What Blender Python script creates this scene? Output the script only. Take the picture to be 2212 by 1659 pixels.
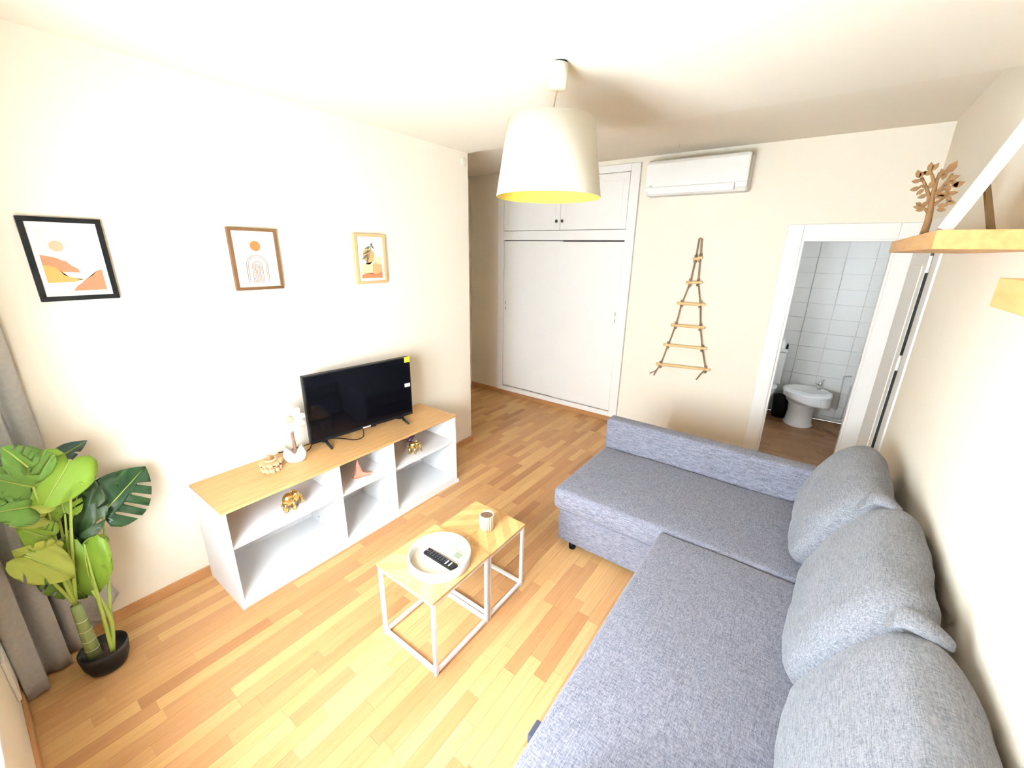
import bpy, bmesh, math, random
from mathutils import Vector, Matrix, noise
random.seed(7)
SC = bpy.context.scene
COL = SC.collection
for o in list(bpy.data.objects):
    bpy.data.objects.remove(o)
PI = math.pi

# ------------------------------------------------------------------ camera
IMG_W, IMG_H, FPX = 2212.0, 1659.0, 895.48
CAM = Vector((2.6437, 0.0, 1.8876))
YAW, PITCH, ROLL = 0.6288, -0.3091, 0.0192
_fw = Vector((-math.sin(YAW) * math.cos(PITCH), math.cos(YAW) * math.cos(PITCH), math.sin(PITCH)))
_r0 = Vector((math.cos(YAW), math.sin(YAW), 0))
_u0 = _r0.cross(_fw)
_r = math.cos(ROLL) * _r0 + math.sin(ROLL) * _u0
_u = -math.sin(ROLL) * _r0 + math.cos(ROLL) * _u0
cam_d = bpy.data.cameras.new('camera')
cam_d.sensor_width = 36.0
cam_d.lens = FPX / IMG_W * 36.0
cam_d.clip_start = 0.02
cam = bpy.data.objects.new('camera', cam_d)
COL.objects.link(cam)
M = Matrix((_r, _u, -_fw)).transposed().to_4x4()
M.translation = CAM
cam.matrix_world = M
SC.camera = cam


def ray(px, py):
    return _fw + _r * ((px - IMG_W / 2) / FPX) - _u * ((py - IMG_H / 2) / FPX)


def at(px, py, ax, val):
    """point where the ray of a photo pixel meets the plane axis = val"""
    d = ray(px, py)
    return CAM + d * ((val - CAM[ax]) / d[ax])


def project(p):
    d = Vector(p) - CAM
    z = d.dot(_fw)
    if z < 0.05:
        return None
    return IMG_W / 2 + FPX * d.dot(_r) / z, IMG_H / 2 - FPX * d.dot(_u) / z


# ------------------------------------------------------------------ light and view
world = bpy.data.worlds.new('sky')
SC.world = world
world.use_nodes = True
bg = world.node_tree.nodes['Background']
bg.inputs[0].default_value = (0.83, 0.925, 1.0, 1)
bg.inputs[1].default_value = 30.0
SC.view_settings.view_transform = 'Standard'
SC.view_settings.look = 'None'
SC.view_settings.gamma = 1.0
SC.view_settings.use_curve_mapping = False
SC.view_settings.exposure = 1.12
SC.cycles.max_bounces = 8
SC.cycles.diffuse_bounces = 5
SC.cycles.sample_clamp_indirect = 8.0
SC.cycles.use_adaptive_sampling = True
SC.cycles.adaptive_threshold = 0.1
SC.cycles.adaptive_min_samples = 16

# room numbers (metres): TV wall is x = 0, depth runs along +y
XR, YF, YE, YN = 3.153, 4.364, 2.934, -0.192
HC, HS = 2.672, 2.785
XH = -1.25
BX0, BX1, BY1, BH = 1.75, 3.42, 6.03, 2.45
WX0, WX1, WZ0, WZ1 = 1.02, 2.15, 0.75, 1.95


def portal(name, loc, sx, sy, rot):
    d = bpy.data.lights.new(name, 'AREA')
    d.shape = 'RECTANGLE'
    d.size, d.size_y = sx, sy
    d.cycles.is_portal = True
    o = bpy.data.objects.new(name, d)
    o.location, o.rotation_euler = loc, rot
    COL.objects.link(o)


portal('window_portal', ((WX0 + WX1) / 2, YN - 0.2, (WZ0 + WZ1) / 2), WX1 - WX0, WZ1 - WZ0, (PI / 2, 0, PI))

BWY0, BWY1, BWZ0, BWZ1 = 4.75, 5.10, 1.45, 1.80
portal('added_window_portal', (BX1 + .12, (BWY0 + BWY1) / 2, (BWZ0 + BWZ1) / 2), BWZ1 - BWZ0, BWY1 - BWY0, (0, PI / 2, 0))  # daylight portal for the added bathroom window

# ------------------------------------------------------------------ materials
MATS = {}


def mat(name, col, rough=0.6, metal=0.0, spec=0.5, noise_amt=0.0, noise_scale=20.0, noise_stretch=(1, 1, 1),
        bump=0.0, coat=0.0, subsurf=None, trans=0.0):
    if name in MATS:
        return MATS[name]
    m = bpy.data.materials.new(name)
    m.use_nodes = True
    nt = m.node_tree
    b = nt.nodes['Principled BSDF']
    b.inputs['Base Color'].default_value = (*col, 1)
    b.inputs['Roughness'].default_value = rough
    b.inputs['Metallic'].default_value = metal
    b.inputs['Specular IOR Level'].default_value = spec
    b.inputs['Coat Weight'].default_value = coat
    if noise_amt or bump:
        tc = nt.nodes.new('ShaderNodeTexCoord')
        mp = nt.nodes.new('ShaderNodeMapping')
        mp.inputs['Scale'].default_value = noise_stretch
        nt.links.new(tc.outputs['Object'], mp.inputs[0])
        n = nt.nodes.new('ShaderNodeTexNoise')
        n.inputs['Scale'].default_value = noise_scale
        n.inputs['Detail'].default_value = 5
        nt.links.new(mp.outputs[0], n.inputs['Vector'])
        if noise_amt:
            r = nt.nodes.new('ShaderNodeMix')
            r.data_type = 'RGBA'
            lo = [max(0, c * (1 - noise_amt)) for c in col]
            hi = [min(1, c * (1 + noise_amt)) for c in col]
            r.inputs[6].default_value = (*lo, 1)
            r.inputs[7].default_value = (*hi, 1)
            nt.links.new(n.outputs['Fac'], r.inputs[0])
            nt.links.new(r.outputs[2], b.inputs['Base Color'])
        if bump:
            bp = nt.nodes.new('ShaderNodeBump')
            bp.inputs['Strength'].default_value = bump
            bp.inputs['Distance'].default_value = 0.004
            nt.links.new(n.outputs['Fac'], bp.inputs['Height'])
            nt.links.new(bp.outputs[0], b.inputs['Normal'])
    if trans:
        t = nt.nodes.new('ShaderNodeBsdfTranslucent')
        t.inputs[0].default_value = (*col, 1)
        mx = nt.nodes.new('ShaderNodeMixShader')
        mx.inputs[0].default_value = trans
        nt.links.new(b.outputs[0], mx.inputs[1])
        nt.links.new(t.outputs[0], mx.inputs[2])
        nt.links.new(mx.outputs[0], nt.nodes['Material Output'].inputs[0])
    MATS[name] = m
    return m


def wood(name, cols, axis=1, rnd=None, rough=0.4, grain=(90, 5, 90), spec=0.4):
    """wood with grain along an axis; rnd = 'object' or 'island' varies the tone from piece to piece"""
    if name in MATS:
        return MATS[name]
    m = bpy.data.materials.new(name)
    m.use_nodes = True
    nt = m.node_tree
    L = nt.links
    b = nt.nodes['Principled BSDF']
    b.inputs['Roughness'].default_value = rough
    b.inputs['Specular IOR Level'].default_value = spec
    geo = nt.nodes.new('ShaderNodeNewGeometry')
    mp = nt.nodes.new('ShaderNodeMapping')
    s = [grain[0]] * 3
    s[axis] = grain[1]
    mp.inputs['Scale'].default_value = s
    L.new(geo.outputs['Position'], mp.inputs[0])
    vec = mp.outputs[0]
    if rnd:
        src = nt.nodes.new('ShaderNodeObjectInfo').outputs['Random'] if rnd == 'object' else geo.outputs['Random Per Island']
        mul = nt.nodes.new('ShaderNodeMath')
        mul.operation = 'MULTIPLY'
        mul.inputs[1].default_value = 60
        L.new(src, mul.inputs[0])
        ad = nt.nodes.new('ShaderNodeVectorMath')
        L.new(vec, ad.inputs[0])
        L.new(mul.outputs[0], ad.inputs[1])
        vec = ad.outputs[0]
    n = nt.nodes.new('ShaderNodeTexNoise')
    n.inputs['Scale'].default_value = 1.0
    n.inputs['Detail'].default_value = 4
    n.inputs['Distortion'].default_value = 0.6
    L.new(vec, n.inputs['Vector'])
    rp = nt.nodes.new('ShaderNodeValToRGB')
    e = rp.color_ramp.elements
    e[0].position, e[1].position = 0.25, 0.75
    e[0].color, e[1].color = (*cols[0], 1), (*cols[1], 1)
    L.new(n.outputs['Fac'], rp.inputs[0])
    outc = rp.outputs[0]
    if rnd:
        rp2 = nt.nodes.new('ShaderNodeValToRGB')
        e = rp2.color_ramp.elements
        e[0].position, e[1].position = 0.0, 1.0
        e[0].color, e[1].color = (*cols[2], 1), (*cols[3], 1)
        for pos, c in cols[4]:
            el = rp2.color_ramp.elements.new(pos)
            el.color = (*c, 1)
        L.new(src, rp2.inputs[0])
        mx = nt.nodes.new('ShaderNodeMix')
        mx.data_type = 'RGBA'
        mx.blend_type = 'MULTIPLY'
        mx.inputs[0].default_value = 1.0
        L.new(outc, mx.inputs[6])
        L.new(rp2.outputs[0], mx.inputs[7])
        outc = mx.outputs[2]
    L.new(outc, b.inputs['Base Color'])
    MATS[name] = m
    return m


def fabric(name, c0, c1, scale=1.0):
    """woven cloth with slubs along two thread directions"""
    m = bpy.data.materials.new(name)
    m.use_nodes = True
    nt = m.node_tree
    L = nt.links
    b = nt.nodes['Principled BSDF']
    b.inputs['Roughness'].default_value = 0.95
    b.inputs['Specular IOR Level'].default_value = 0.15
    b.inputs['Sheen Weight'].default_value = 0.15
    tc = nt.nodes.new('ShaderNodeTexCoord')
    outs = []
    for st in ((520, 26, 130), (26, 520, 130), (150, 130, 520)):
        mp = nt.nodes.new('ShaderNodeMapping')
        mp.inputs['Scale'].default_value = [s * scale for s in st]
        L.new(tc.outputs['Object'], mp.inputs[0])
        n = nt.nodes.new('ShaderNodeTexNoise')
        n.inputs['Scale'].default_value = 1
        n.inputs['Detail'].default_value = 3
        n.inputs['Roughness'].default_value = 0.6
        L.new(mp.outputs[0], n.inputs['Vector'])
        outs.append(n.outputs['Fac'])
    a = nt.nodes.new('ShaderNodeMath')
    a.operation = 'ADD'
    L.new(outs[0], a.inputs[0])
    L.new(outs[1], a.inputs[1])
    a2 = nt.nodes.new('ShaderNodeMath')
    a2.operation = 'ADD'
    L.new(a.outputs[0], a2.inputs[0])
    L.new(outs[2], a2.inputs[1])
    mr = nt.nodes.new('ShaderNodeMapRange')
    mr.inputs[1].default_value, mr.inputs[2].default_value = 1.15, 1.85
    L.new(a2.outputs[0], mr.inputs[0])
    mx = nt.nodes.new('ShaderNodeMix')
    mx.data_type = 'RGBA'
    mx.inputs[6].default_value = (*c0, 1)
    mx.inputs[7].default_value = (*c1, 1)
    L.new(mr.outputs[0], mx.inputs[0])
    L.new(mx.outputs[2], b.inputs['Base Color'])
    bp = nt.nodes.new('ShaderNodeBump')
    bp.inputs['Strength'].default_value = 0.25
    bp.inputs['Distance'].default_value = 0.002
    L.new(mr.outputs[0], bp.inputs['Height'])
    L.new(bp.outputs[0], b.inputs['Normal'])
    MATS[name] = m
    return m


WALL = mat('wall_paint', (0.895, 0.828, 0.705), 0.75, spec=0.2, bump=0.08, noise_scale=9)
CEIL = mat('ceiling_paint', (0.915, 0.86, 0.745), 0.8, spec=0.2, bump=0.05, noise_scale=9)
TRIM = mat('white_gloss_paint', (0.93, 0.91, 0.875), 0.35, spec=0.4)
WHITE = mat('white_laminate', (0.90, 0.91, 0.93), 0.4)
WHITE_METAL = mat('white_metal', (0.86, 0.86, 0.86), 0.35)
PLASTIC = mat('white_plastic', (0.92, 0.92, 0.90), 0.35)
SKIRT = wood('baseboard_oak', ((0.40, 0.19, 0.075), (0.50, 0.26, 0.11)), 1, None, 0.45, (60, 6))
SKIRTX = wood('baseboard_oak_cross', ((0.40, 0.19, 0.075), (0.50, 0.26, 0.11)), 0, None, 0.45, (60, 6))
PL_COLS = ((0.86, 0.80, 0.74), (1.0, 1.0, 1.0), (0.67, 0.42, 0.19), (0.40, 0.195, 0.085),
           [(0.3, (0.62, 0.375, 0.165)), (0.55, (0.50, 0.265, 0.122)), (0.8, (0.585, 0.335, 0.147))])
PLANK = wood('laminate_strip', PL_COLS, 1, 'object', 0.33, (70, 4))
PLANK_I = wood('laminate_strip_field', PL_COLS, 1, 'island', 0.33, (70, 4))
BPL_COLS = ((0.80, 0.74, 0.68), (1, 1, 1), (0.40, 0.225, 0.11), (0.31, 0.165, 0.075), [(0.5, (0.35, 0.19, 0.09))])
BPLANK = wood('bathroom_strip', BPL_COLS, 0, 'island', 0.35, (60, 4))
OAK = wood('stand_top_oak', ((0.52, 0.29, 0.115), (0.64, 0.39, 0.17)), 1, None, 0.4, (45, 5))
SHELFWOOD = wood('shelf_oak', ((0.50, 0.26, 0.09), (0.66, 0.38, 0.15)), 1, None, 0.45, (40, 5))
TABLEWOOD = wood('table_oak', ((0.52, 0.285, 0.10), (0.64, 0.38, 0.15)), 1, None, 0.4, (40, 5))
TABLEWOODX = wood('table_oak_cross', ((0.60, 0.36, 0.14), (0.72, 0.47, 0.20)), 0, None, 0.4, (40, 5))
RUNG = wood('ladder_wood', ((0.70, 0.45, 0.20), (0.84, 0.60, 0.30)), 0, None, 0.6, (60, 6))
ROPE = mat('rope', (0.27, 0.18, 0.10), 0.9, noise_amt=0.4, noise_scale=160, bump=0.4)
TREEWOOD = mat('carved_brown_wood', (0.24, 0.13, 0.055), 0.7, spec=0.2, noise_amt=0.25, noise_scale=30)
FRAME_BROWN = mat('frame_brown', (0.16, 0.075, 0.025), 0.45, noise_amt=0.25, noise_scale=40)
FRAME_LIGHT = mat('frame_light_wood', (0.62, 0.40, 0.19), 0.5, noise_amt=0.12, noise_scale=40)
FRAME_BLACK = mat('frame_black', (0.008, 0.008, 0.008), 0.5, spec=0.2)
PAPER = mat('paper', (0.86, 0.85, 0.82), 0.6)
SOFA = fabric('sofa_fabric', (0.10, 0.101, 0.138), (0.33, 0.33, 0.392))
CUSH = fabric('cushion_fabric', (0.12, 0.125, 0.15), (0.345, 0.35, 0.38))
SOFA_DARK = mat('sofa_tab', (0.05, 0.055, 0.085), 0.9)
BLACK = mat('black_plastic', (0.009, 0.009, 0.01), 0.45, spec=0.25)
SCREEN = mat('screen_glass', (0.003, 0.003, 0.005), 0.07, spec=0.22)
CHROME = mat('chrome', (0.75, 0.76, 0.78), 0.12, metal=1.0)
GOLD = mat('gold', (0.78, 0.58, 0.24), 0.22, metal=1.0)
CERAMIC = mat('ceramic', (0.82, 0.82, 0.83), 0.2)
CURTAIN = mat('curtain_cloth', (0.56, 0.55, 0.53), 0.95, spec=0.1, noise_amt=0.18, noise_scale=60, trans=0.15)
TILE = mat('bathroom_tile', (0.70, 0.695, 0.69), 0.5, spec=0.3, noise_amt=0.03, noise_scale=6)
GROUT = mat('grout', (0.56, 0.55, 0.54), 0.8)
GREY = mat('light_grey', (0.45, 0.45, 0.46), 0.5)
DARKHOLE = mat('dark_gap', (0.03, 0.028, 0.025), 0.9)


# ------------------------------------------------------------------ builders
def obj(name, bm, m, parent=None, smooth=False):
    me = bpy.data.meshes.new(name)
    bmesh.ops.recalc_face_normals(bm, faces=bm.faces)
    bm.to_mesh(me)
    bm.free()
    for mm in (m if isinstance(m, (list, tuple)) else [m]):
        me.materials.append(mm)
    if smooth:
        for p in me.polygons:
            p.use_smooth = True
    o = bpy.data.objects.new(name, me)
    COL.objects.link(o)
    if parent is not None:
        o.parent = parent
    return o


def thing(name, label, cat, loc=(0, 0, 0), rot=(0, 0, 0), group=None):
    o = bpy.data.objects.new(name, None)
    o.empty_display_size = 0.05
    COL.objects.link(o)
    o.location, o.rotation_euler = loc, rot
    o['label'], o['category'] = label, cat
    if group:
        o['group'] = group
    return o


def tag(o, label, cat, group=None):
    o['label'], o['category'] = label, cat
    if group:
        o['group'] = group
    return o


def struct(name, bm, m, label=None, cat=None):
    o = obj(name, bm, m)
    o['kind'] = 'structure'
    if label:
        o['label'] = label
    if cat:
        o['category'] = cat
    return o


def struct_empty(name, label, cat):
    o = bpy.data.objects.new(name, None)
    COL.objects.link(o)
    o['kind'], o['label'], o['category'] = 'structure', label, cat
    return o


def box(bm, x0, x1, y0, y1, z0, z1, bev=0.0, seg=2, mi=0):
    r = bmesh.ops.create_cube(bm, size=1.0)
    vs = r['verts']
    for v in vs:
        v.co = Vector((x0 + (v.co.x + .5) * (x1 - x0), y0 + (v.co.y + .5) * (y1 - y0), z0 + (v.co.z + .5) * (z1 - z0)))
    fs = {f for v in vs for f in v.link_faces}
    for f in fs:
        f.material_index = mi
    if bev:
        es = {e for v in vs for e in v.link_edges}
        bmesh.ops.bevel(bm, geom=list(es), offset=bev, segments=seg, affect='EDGES', profile=0.5)
    return bm


def B(*a, **k):
    return box(bmesh.new(), *a, **k)


def lathe(bm, prof, n=32, c=(0, 0, 0), cap=True, sx=1.0, sy=1.0, mi=0):
    rings = []
    for r, z in prof:
        rings.append([bm.verts.new((c[0] + sx * r * math.cos(2 * PI * i / n), c[1] + sy * r * math.sin(2 * PI * i / n), c[2] + z)) for i in range(n)])
    for a, b in zip(rings, rings[1:]):
        for i in range(n):
            f = bm.faces.new((a[i], a[(i + 1) % n], b[(i + 1) % n], b[i]))
            f.material_index = mi
    if cap:
        for rg in (rings[0], rings[-1]):
            f = bm.faces.new(rg)
            f.material_index = mi
    return bm


def tube(bm, pts, r, n=8, closed=False):
    pts = [Vector(p) for p in pts]
    rs = r if isinstance(r, (list, tuple)) else [r] * len(pts)
    rings = []
    prev = None
    for i, p in enumerate(pts):
        a = pts[i - 1] if i else pts[i]
        b = pts[i + 1] if i < len(pts) - 1 else pts[i]
        t = (b - a).normalized()
        if prev is None:
            s = t.cross(Vector((0, 0, 1)))
            if s.length < 0.1:
                s = t.cross(Vector((1, 0, 0)))
        else:
            s = prev - t * prev.dot(t)
        s.normalize()
        prev = s
        q = t.cross(s)
        rings.append([bm.verts.new(p + (s * math.cos(2 * PI * k / n) + q * math.sin(2 * PI * k / n)) * rs[i]) for k in range(n)])
    for a, b in zip(rings, rings[1:]):
        for k in range(n):
            bm.faces.new((a[k], a[(k + 1) % n], b[(k + 1) % n], b[k]))
    bm.faces.new(rings[0])
    bm.faces.new(rings[-1])
    return bm


def T(pts, r, n=8):
    return tube(bmesh.new(), pts, r, n)


def prism(bm, poly, fn, depth):
    """extrude a 2D polygon: fn(u, v, d) gives the 3D point, d in 0..depth"""
    a = [bm.verts.new(fn(u, v, 0)) for u, v in poly]
    b = [bm.verts.new(fn(u, v, depth)) for u, v in poly]
    n = len(poly)
    fa = bm.faces.new(a)
    fb = bm.faces.new(list(reversed(b)))
    for i in range(n):
        bm.faces.new((a[i], b[i], b[(i + 1) % n], a[(i + 1) % n]))
    bmesh.ops.triangulate(bm, faces=[fa, fb])
    return bm


def smoothcurve(pts, k=6):
    """Catmull-Rom through the points"""
    P = [Vector(p) for p in pts]
    P = [2 * P[0] - P[1]] + P + [2 * P[-1] - P[-2]]
    out = []
    for i in range(1, len(P) - 2):
        for j in range(k):
            t = j / k
            a, b, c, d = P[i - 1], P[i], P[i + 1], P[i + 2]
            out.append(0.5 * ((2 * b) + (c - a) * t + (2 * a - 5 * b + 4 * c - d) * t * t + (3 * b - a - 3 * c + d) * t ** 3))
    out.append(P[-2])
    return out


def rbox(sx, sy, sz, r, n=10, deform=None):
    """soft rounded block centred on the origin, with a grid fine enough to be dented"""
    h = (sx / 2, sy / 2, sz / 2)

    def ticks(a):
        e = [a, a - r * .18, a - r * .45, a - r * .75, a - r]
        k = max(2, int(2 * (a - r) / 0.07))
        inner = [-(a - r) + 2 * (a - r) * i / k for i in range(1, k)]
        return [-q for q in e] + inner + list(reversed(e))
    tk = [ticks(a) for a in h]
    bm = bmesh.new()
    cache = {}

    def V(i, j, k):
        key = (i, j, k)
        if key not in cache:
            p = Vector((tk[0][i], tk[1][j], tk[2][k]))
            q = Vector([max(-(h[a] - r), min(h[a] - r, p[a])) for a in range(3)])
            d = p - q
            if d.length > 1e-9:
                p = q + d.normalized() * r
            cache[key] = bm.verts.new(deform(p) if deform else p)
        return cache[key]
    nx, ny, nz = len(tk[0]) - 1, len(tk[1]) - 1, len(tk[2]) - 1

    def quad(a, b, c, d):
        bm.faces.new((a, b, c, d))
    for i in range(nx):
        for j in range(ny):
            for k in (0, nz):
                quad(V(i, j, k), V(i + 1, j, k), V(i + 1, j + 1, k), V(i, j + 1, k))
    for i in range(nx):
        for k in range(nz):
            for j in (0, ny):
                quad(V(i, j, k), V(i + 1, j, k), V(i + 1, j, k + 1), V(i, j, k + 1))
    for j in range(ny):
        for k in range(nz):
            for i in (0, nx):
                quad(V(i, j, k), V(i, j + 1, k), V(i, j + 1, k + 1), V(i, j, k + 1))
    return bm


# ------------------------------------------------------------------ the room shell
bm = B(-0.10, 0, YN, YE, 0, HC)
struct('wall_left', bm, WALL, 'cream painted wall on the left with three framed prints', 'wall')
bm = B(XH, 2.42, YF, YF + .1, 0, HS)
box(bm, 2.42, 3.02, YF, YF + .1, 2.03, HS)
box(bm, 3.02, XR, YF, YF + .1, 0, HS)
struct('wall_far', bm, WALL, 'cream far wall with wardrobe, rope ladder and bathroom doorway', 'wall')
struct('wall_right', B(XR, XR + .1, YN, YF + .1, 0, HS), WALL, 'white wall on the right behind the grey sofa', 'wall')
bm = B(-.1, WX0, YN - .22, YN, 0, HC)
box(bm, WX1, XR + .1, YN - .22, YN, 0, HC)
box(bm, WX0, WX1, YN - .22, YN, 0, WZ0)
box(bm, WX0, WX1, YN - .22, YN, WZ1, HC)
struct('wall_near', bm, WALL, 'white window wall at the bottom left edge behind the curtain', 'wall')
bm = B(XH - .1, XH, YE - .1, YF + .1, 0, HS)
box(bm, XH, XH + .09, YE, 3.62, 2.2, 2.62)
struct('wall_hall', bm, WALL, 'shaded end wall of the passage left of the wardrobe', 'wall')
struct('wall_hall_near', B(XH, -.1, YE - .1, YE, 0, HS), WALL, 'wall closing the passage behind the picture wall', 'wall')
struct('ceiling', B(-.1, XR + .1, YN - .22, YE, HC, HS + .1), CEIL, 'cream ceiling over the living area with the pendant lamp', 'ceiling')
struct('ceiling_far', B(XH - .1, XR + .1, YE, YF + .1, HS, HS + .1), WALL, 'slightly higher ceiling strip along the far wall', 'ceiling')

# bathroom shell
bm = B(BX0 - .1, BX0, YF + .1, BY1 + .1, 0, BH + .1)
struct('wall_bathroom_left', bm, TILE, 'side wall of the bathroom behind the toilet', 'wall')
bm = B(BX1, BX1 + .1, YF + .1, BWY0, 0, BH + .1)
box(bm, BX1, BX1 + .1, BWY1, BY1 + .1, 0, BH + .1)
box(bm, BX1, BX1 + .1, BWY0, BWY1, 0, BWZ0)
box(bm, BX1, BX1 + .1, BWY0, BWY1, BWZ1, BH + .1)
box(bm, XR + .1, BX1 + .1, YF, YF + .1, 0, BH + .1)
struct('wall_bathroom_right', bm, TILE, 'side wall of the bathroom with the small added window', 'wall')
wb = struct('wall_bathroom_far', B(BX0, BX1, BY1, BY1 + .1, 0, BH + .1), GROUT, 'pale grey tiled wall at the back of the bathroom', 'wall')
struct('ceiling_bathroom', B(BX0, BX1, YF + .1, BY1, BH, BH + .1), CEIL, 'pale ceiling of the bathroom', 'ceiling')
tw, th = 0.25, 0.165
tile_me = None
for j in range(15):
    for i in range(7):
        x0 = BX0 + .02 + i * (tw + .004)
        z0 = 0.03 + j * (th + .004)
        x1, z1 = min(x0 + tw, BX1), min(z0 + th, BH)
        if x1 - x0 < .05 or z1 - z0 < .03:
            continue
        if tile_me is None:
            t = obj('tile', B(0, 1, 0, 1, 0, 1), TILE, wb)
            tile_me = t.data
        else:
            t = bpy.data.objects.new('tile', tile_me)
            COL.objects.link(t)
            t.parent = wb
        t.location = (x0, BY1 - .007 - random.random() * .001, z0)
        t.scale = (x1 - x0, .0068, z1 - z0)

# floor: sub-floor plus strips laid along the room
floor = struct('floor', B(XH - .1, XR + .1, YN - .22, YF + .1, -.1, -.004), SKIRT, 'light oak strip laminate floor of the living room', 'floor')
SW = 0.0655
pieces = []
rng = random.Random(11)
i0 = int(math.floor(XH / SW)) - 1
for i in range(i0, int(XR / SW) + 1):
    x0, x1 = i * SW, (i + 1) * SW
    x0c, x1c = max(x0, XH), min(x1, XR)
    if x1c - x0c < .01:
        continue
    ys, ye = (YN, YF) if x0c >= -0.001 else (YE, YF)
    y = ys - rng.random() * .5
    while y < ye:
        L = rng.choice((.28, .36, .45, .45, .54, .62))
        a, b = max(y, ys), min(y + L, ye)
        if b - a > .004:
            pieces.append((x0c, x1c, a, b))
        y += L


def vis_area(q):
    x0, x1, a, b = q
    if x0 > 2.25 or (x0 > 1.55 and a > 2.1) or (x1 < .42 and .6 < a and b < 2.2):
        return 0
    P = [project((x, y, 0)) for x, y in ((x0, a), (x1, a), (x1, b), (x0, b))]
    if any(p is None for p in P):
        return 0
    cx, cy = sum(p[0] for p in P) / 4, sum(p[1] for p in P) / 4
    if not (-40 < cx < IMG_W + 40 and -40 < cy < IMG_H + 60):
        return 0
    if x1 < 0 and cx < 1018:
        return 0
    return abs(sum(P[k][0] * P[(k + 1) % 4][1] - P[(k + 1) % 4][0] * P[k][1] for k in range(4))) / 2


pieces.sort(key=vis_area, reverse=True)
G = 0.0004
strip_me = None
for q in pieces[:298]:
    if strip_me is None:
        o = obj('plank', B(0, 1, 0, 1, -1, 0), PLANK, floor)
        strip_me = o.data
    else:
        o = bpy.data.objects.new('plank', strip_me)
        COL.objects.link(o)
        o.parent = floor
    o.location = (q[0] + G, q[2] + G, 0)
    o.scale = (q[1] - q[0] - 2 * G, q[3] - q[2] - 2 * G, .004)
bm = bmesh.new()
for q in pieces[298:]:
    box(bm, q[0] + G, q[1] - G, q[2] + G, q[3] - G, -.004, 0)
o = obj('plank_field', bm, PLANK_I, floor)
o['kind'] = 'stuff'

fb = struct('floor_bathroom', B(BX0, BX1, YF + .1, BY1, -.1, -.004), SKIRT, 'brown strip floor of the bathroom beyond the doorway', 'floor')
bm = bmesh.new()
y = YF
j = 0
while y < BY1:
    x = BX0 - rng.random() * .4
    while x < BX1:
        a, b = max(x, BX0), min(x + .45, BX1)
        if y < YF + .1:
            a, b = max(a, 2.42), min(b, 3.02)
        if b - a > .01:
            box(bm, a + G, b - G, y + G, min(y + .07, BY1) - G, -.004, 0)
        x += .45
    y += .07
o = obj('plank_field', bm, BPLANK, fb)
o['kind'] = 'stuff'

# baseboards
bm = B(0, .012, YN, YE + .012, 0, .066, .002)
box(bm, -.1, 0, YE, YE + .012, 0, .066)
struct('baseboard_left', bm, SKIRT, 'oak baseboard along the picture wall', 'baseboard')
struct('baseboard_far', B(XH, 2.29, YF - .014, YF, 0, .062, .002), SKIRTX, 'oak baseboard under the white wardrobe', 'baseboard')
struct('baseboard_right', B(XR - .012, XR, YN, 3.44, 0, .066, .002), SKIRT, 'oak baseboard behind the sofa', 'baseboard')
struct('baseboard_near', B(.014, XR - .014, YN, YN + .012, 0, .066, .002), SKIRTX, 'oak baseboard of the window wall', 'baseboard')

# window in the near wall (daylight comes in here)
win = struct_empty('window_1', 'wide white framed window in the wall behind the viewer', 'window')
bm = bmesh.new()
yw0, yw1 = YN - .16, YN - .10
for a in ((WX0, WX1, WZ0, WZ0 + .05), (WX0, WX1, WZ1 - .05, WZ1), (WX0, WX0 + .05, WZ0, WZ1), (WX1 - .05, WX1, WZ0, WZ1), ((WX0 + WX1) / 2 - .04, (WX0 + WX1) / 2 + .04, WZ0, WZ1)):
    box(bm, a[0], a[1], yw0, yw1, a[2], a[3])
obj('window_frame', bm, TRIM, win)
mg = bpy.data.materials.new('clear_glass')
mg.use_nodes = True
nt = mg.node_tree
nt.nodes.remove(nt.nodes['Principled BSDF'])
tr = nt.nodes.new('ShaderNodeBsdfTransparent')
gl = nt.nodes.new('ShaderNodeBsdfGlossy')
gl.inputs['Roughness'].default_value = 0.02
mx = nt.nodes.new('ShaderNodeMixShader')
mx.inputs[0].default_value = 0.05
nt.links.new(tr.outputs[0], mx.inputs[1])
nt.links.new(gl.outputs[0], mx.inputs[2])
nt.links.new(mx.outputs[0], nt.nodes['Material Output'].inputs[0])
for a, b in ((WX0 + .05, (WX0 + WX1) / 2 - .04), ((WX0 + WX1) / 2 + .04, WX1 - .05)):
    obj('pane', B(a, b, YN - .133, YN - .129, WZ0 + .05, WZ1 - .05), mg, win)
obj('window_sill', B(WX0 - .04, WX1 + .04, YN - .1, YN + .03, WZ0 - .03, WZ0, .006), TRIM, win)

added_win = struct_empty('added_bathroom_window', 'small unseen window added to the bathroom side wall for light', 'window')  # out of view, added to brighten the dim bathroom
bm = bmesh.new()
for a in ((BWY0, BWY1, BWZ0, BWZ0 + .03), (BWY0, BWY1, BWZ1 - .03, BWZ1), (BWY0, BWY0 + .03, BWZ0, BWZ1), (BWY1 - .03, BWY1, BWZ0, BWZ1)):
    box(bm, BX1 + .03, BX1 + .07, a[0], a[1], a[2], a[3])
obj('window_frame', bm, TRIM, added_win)

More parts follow.
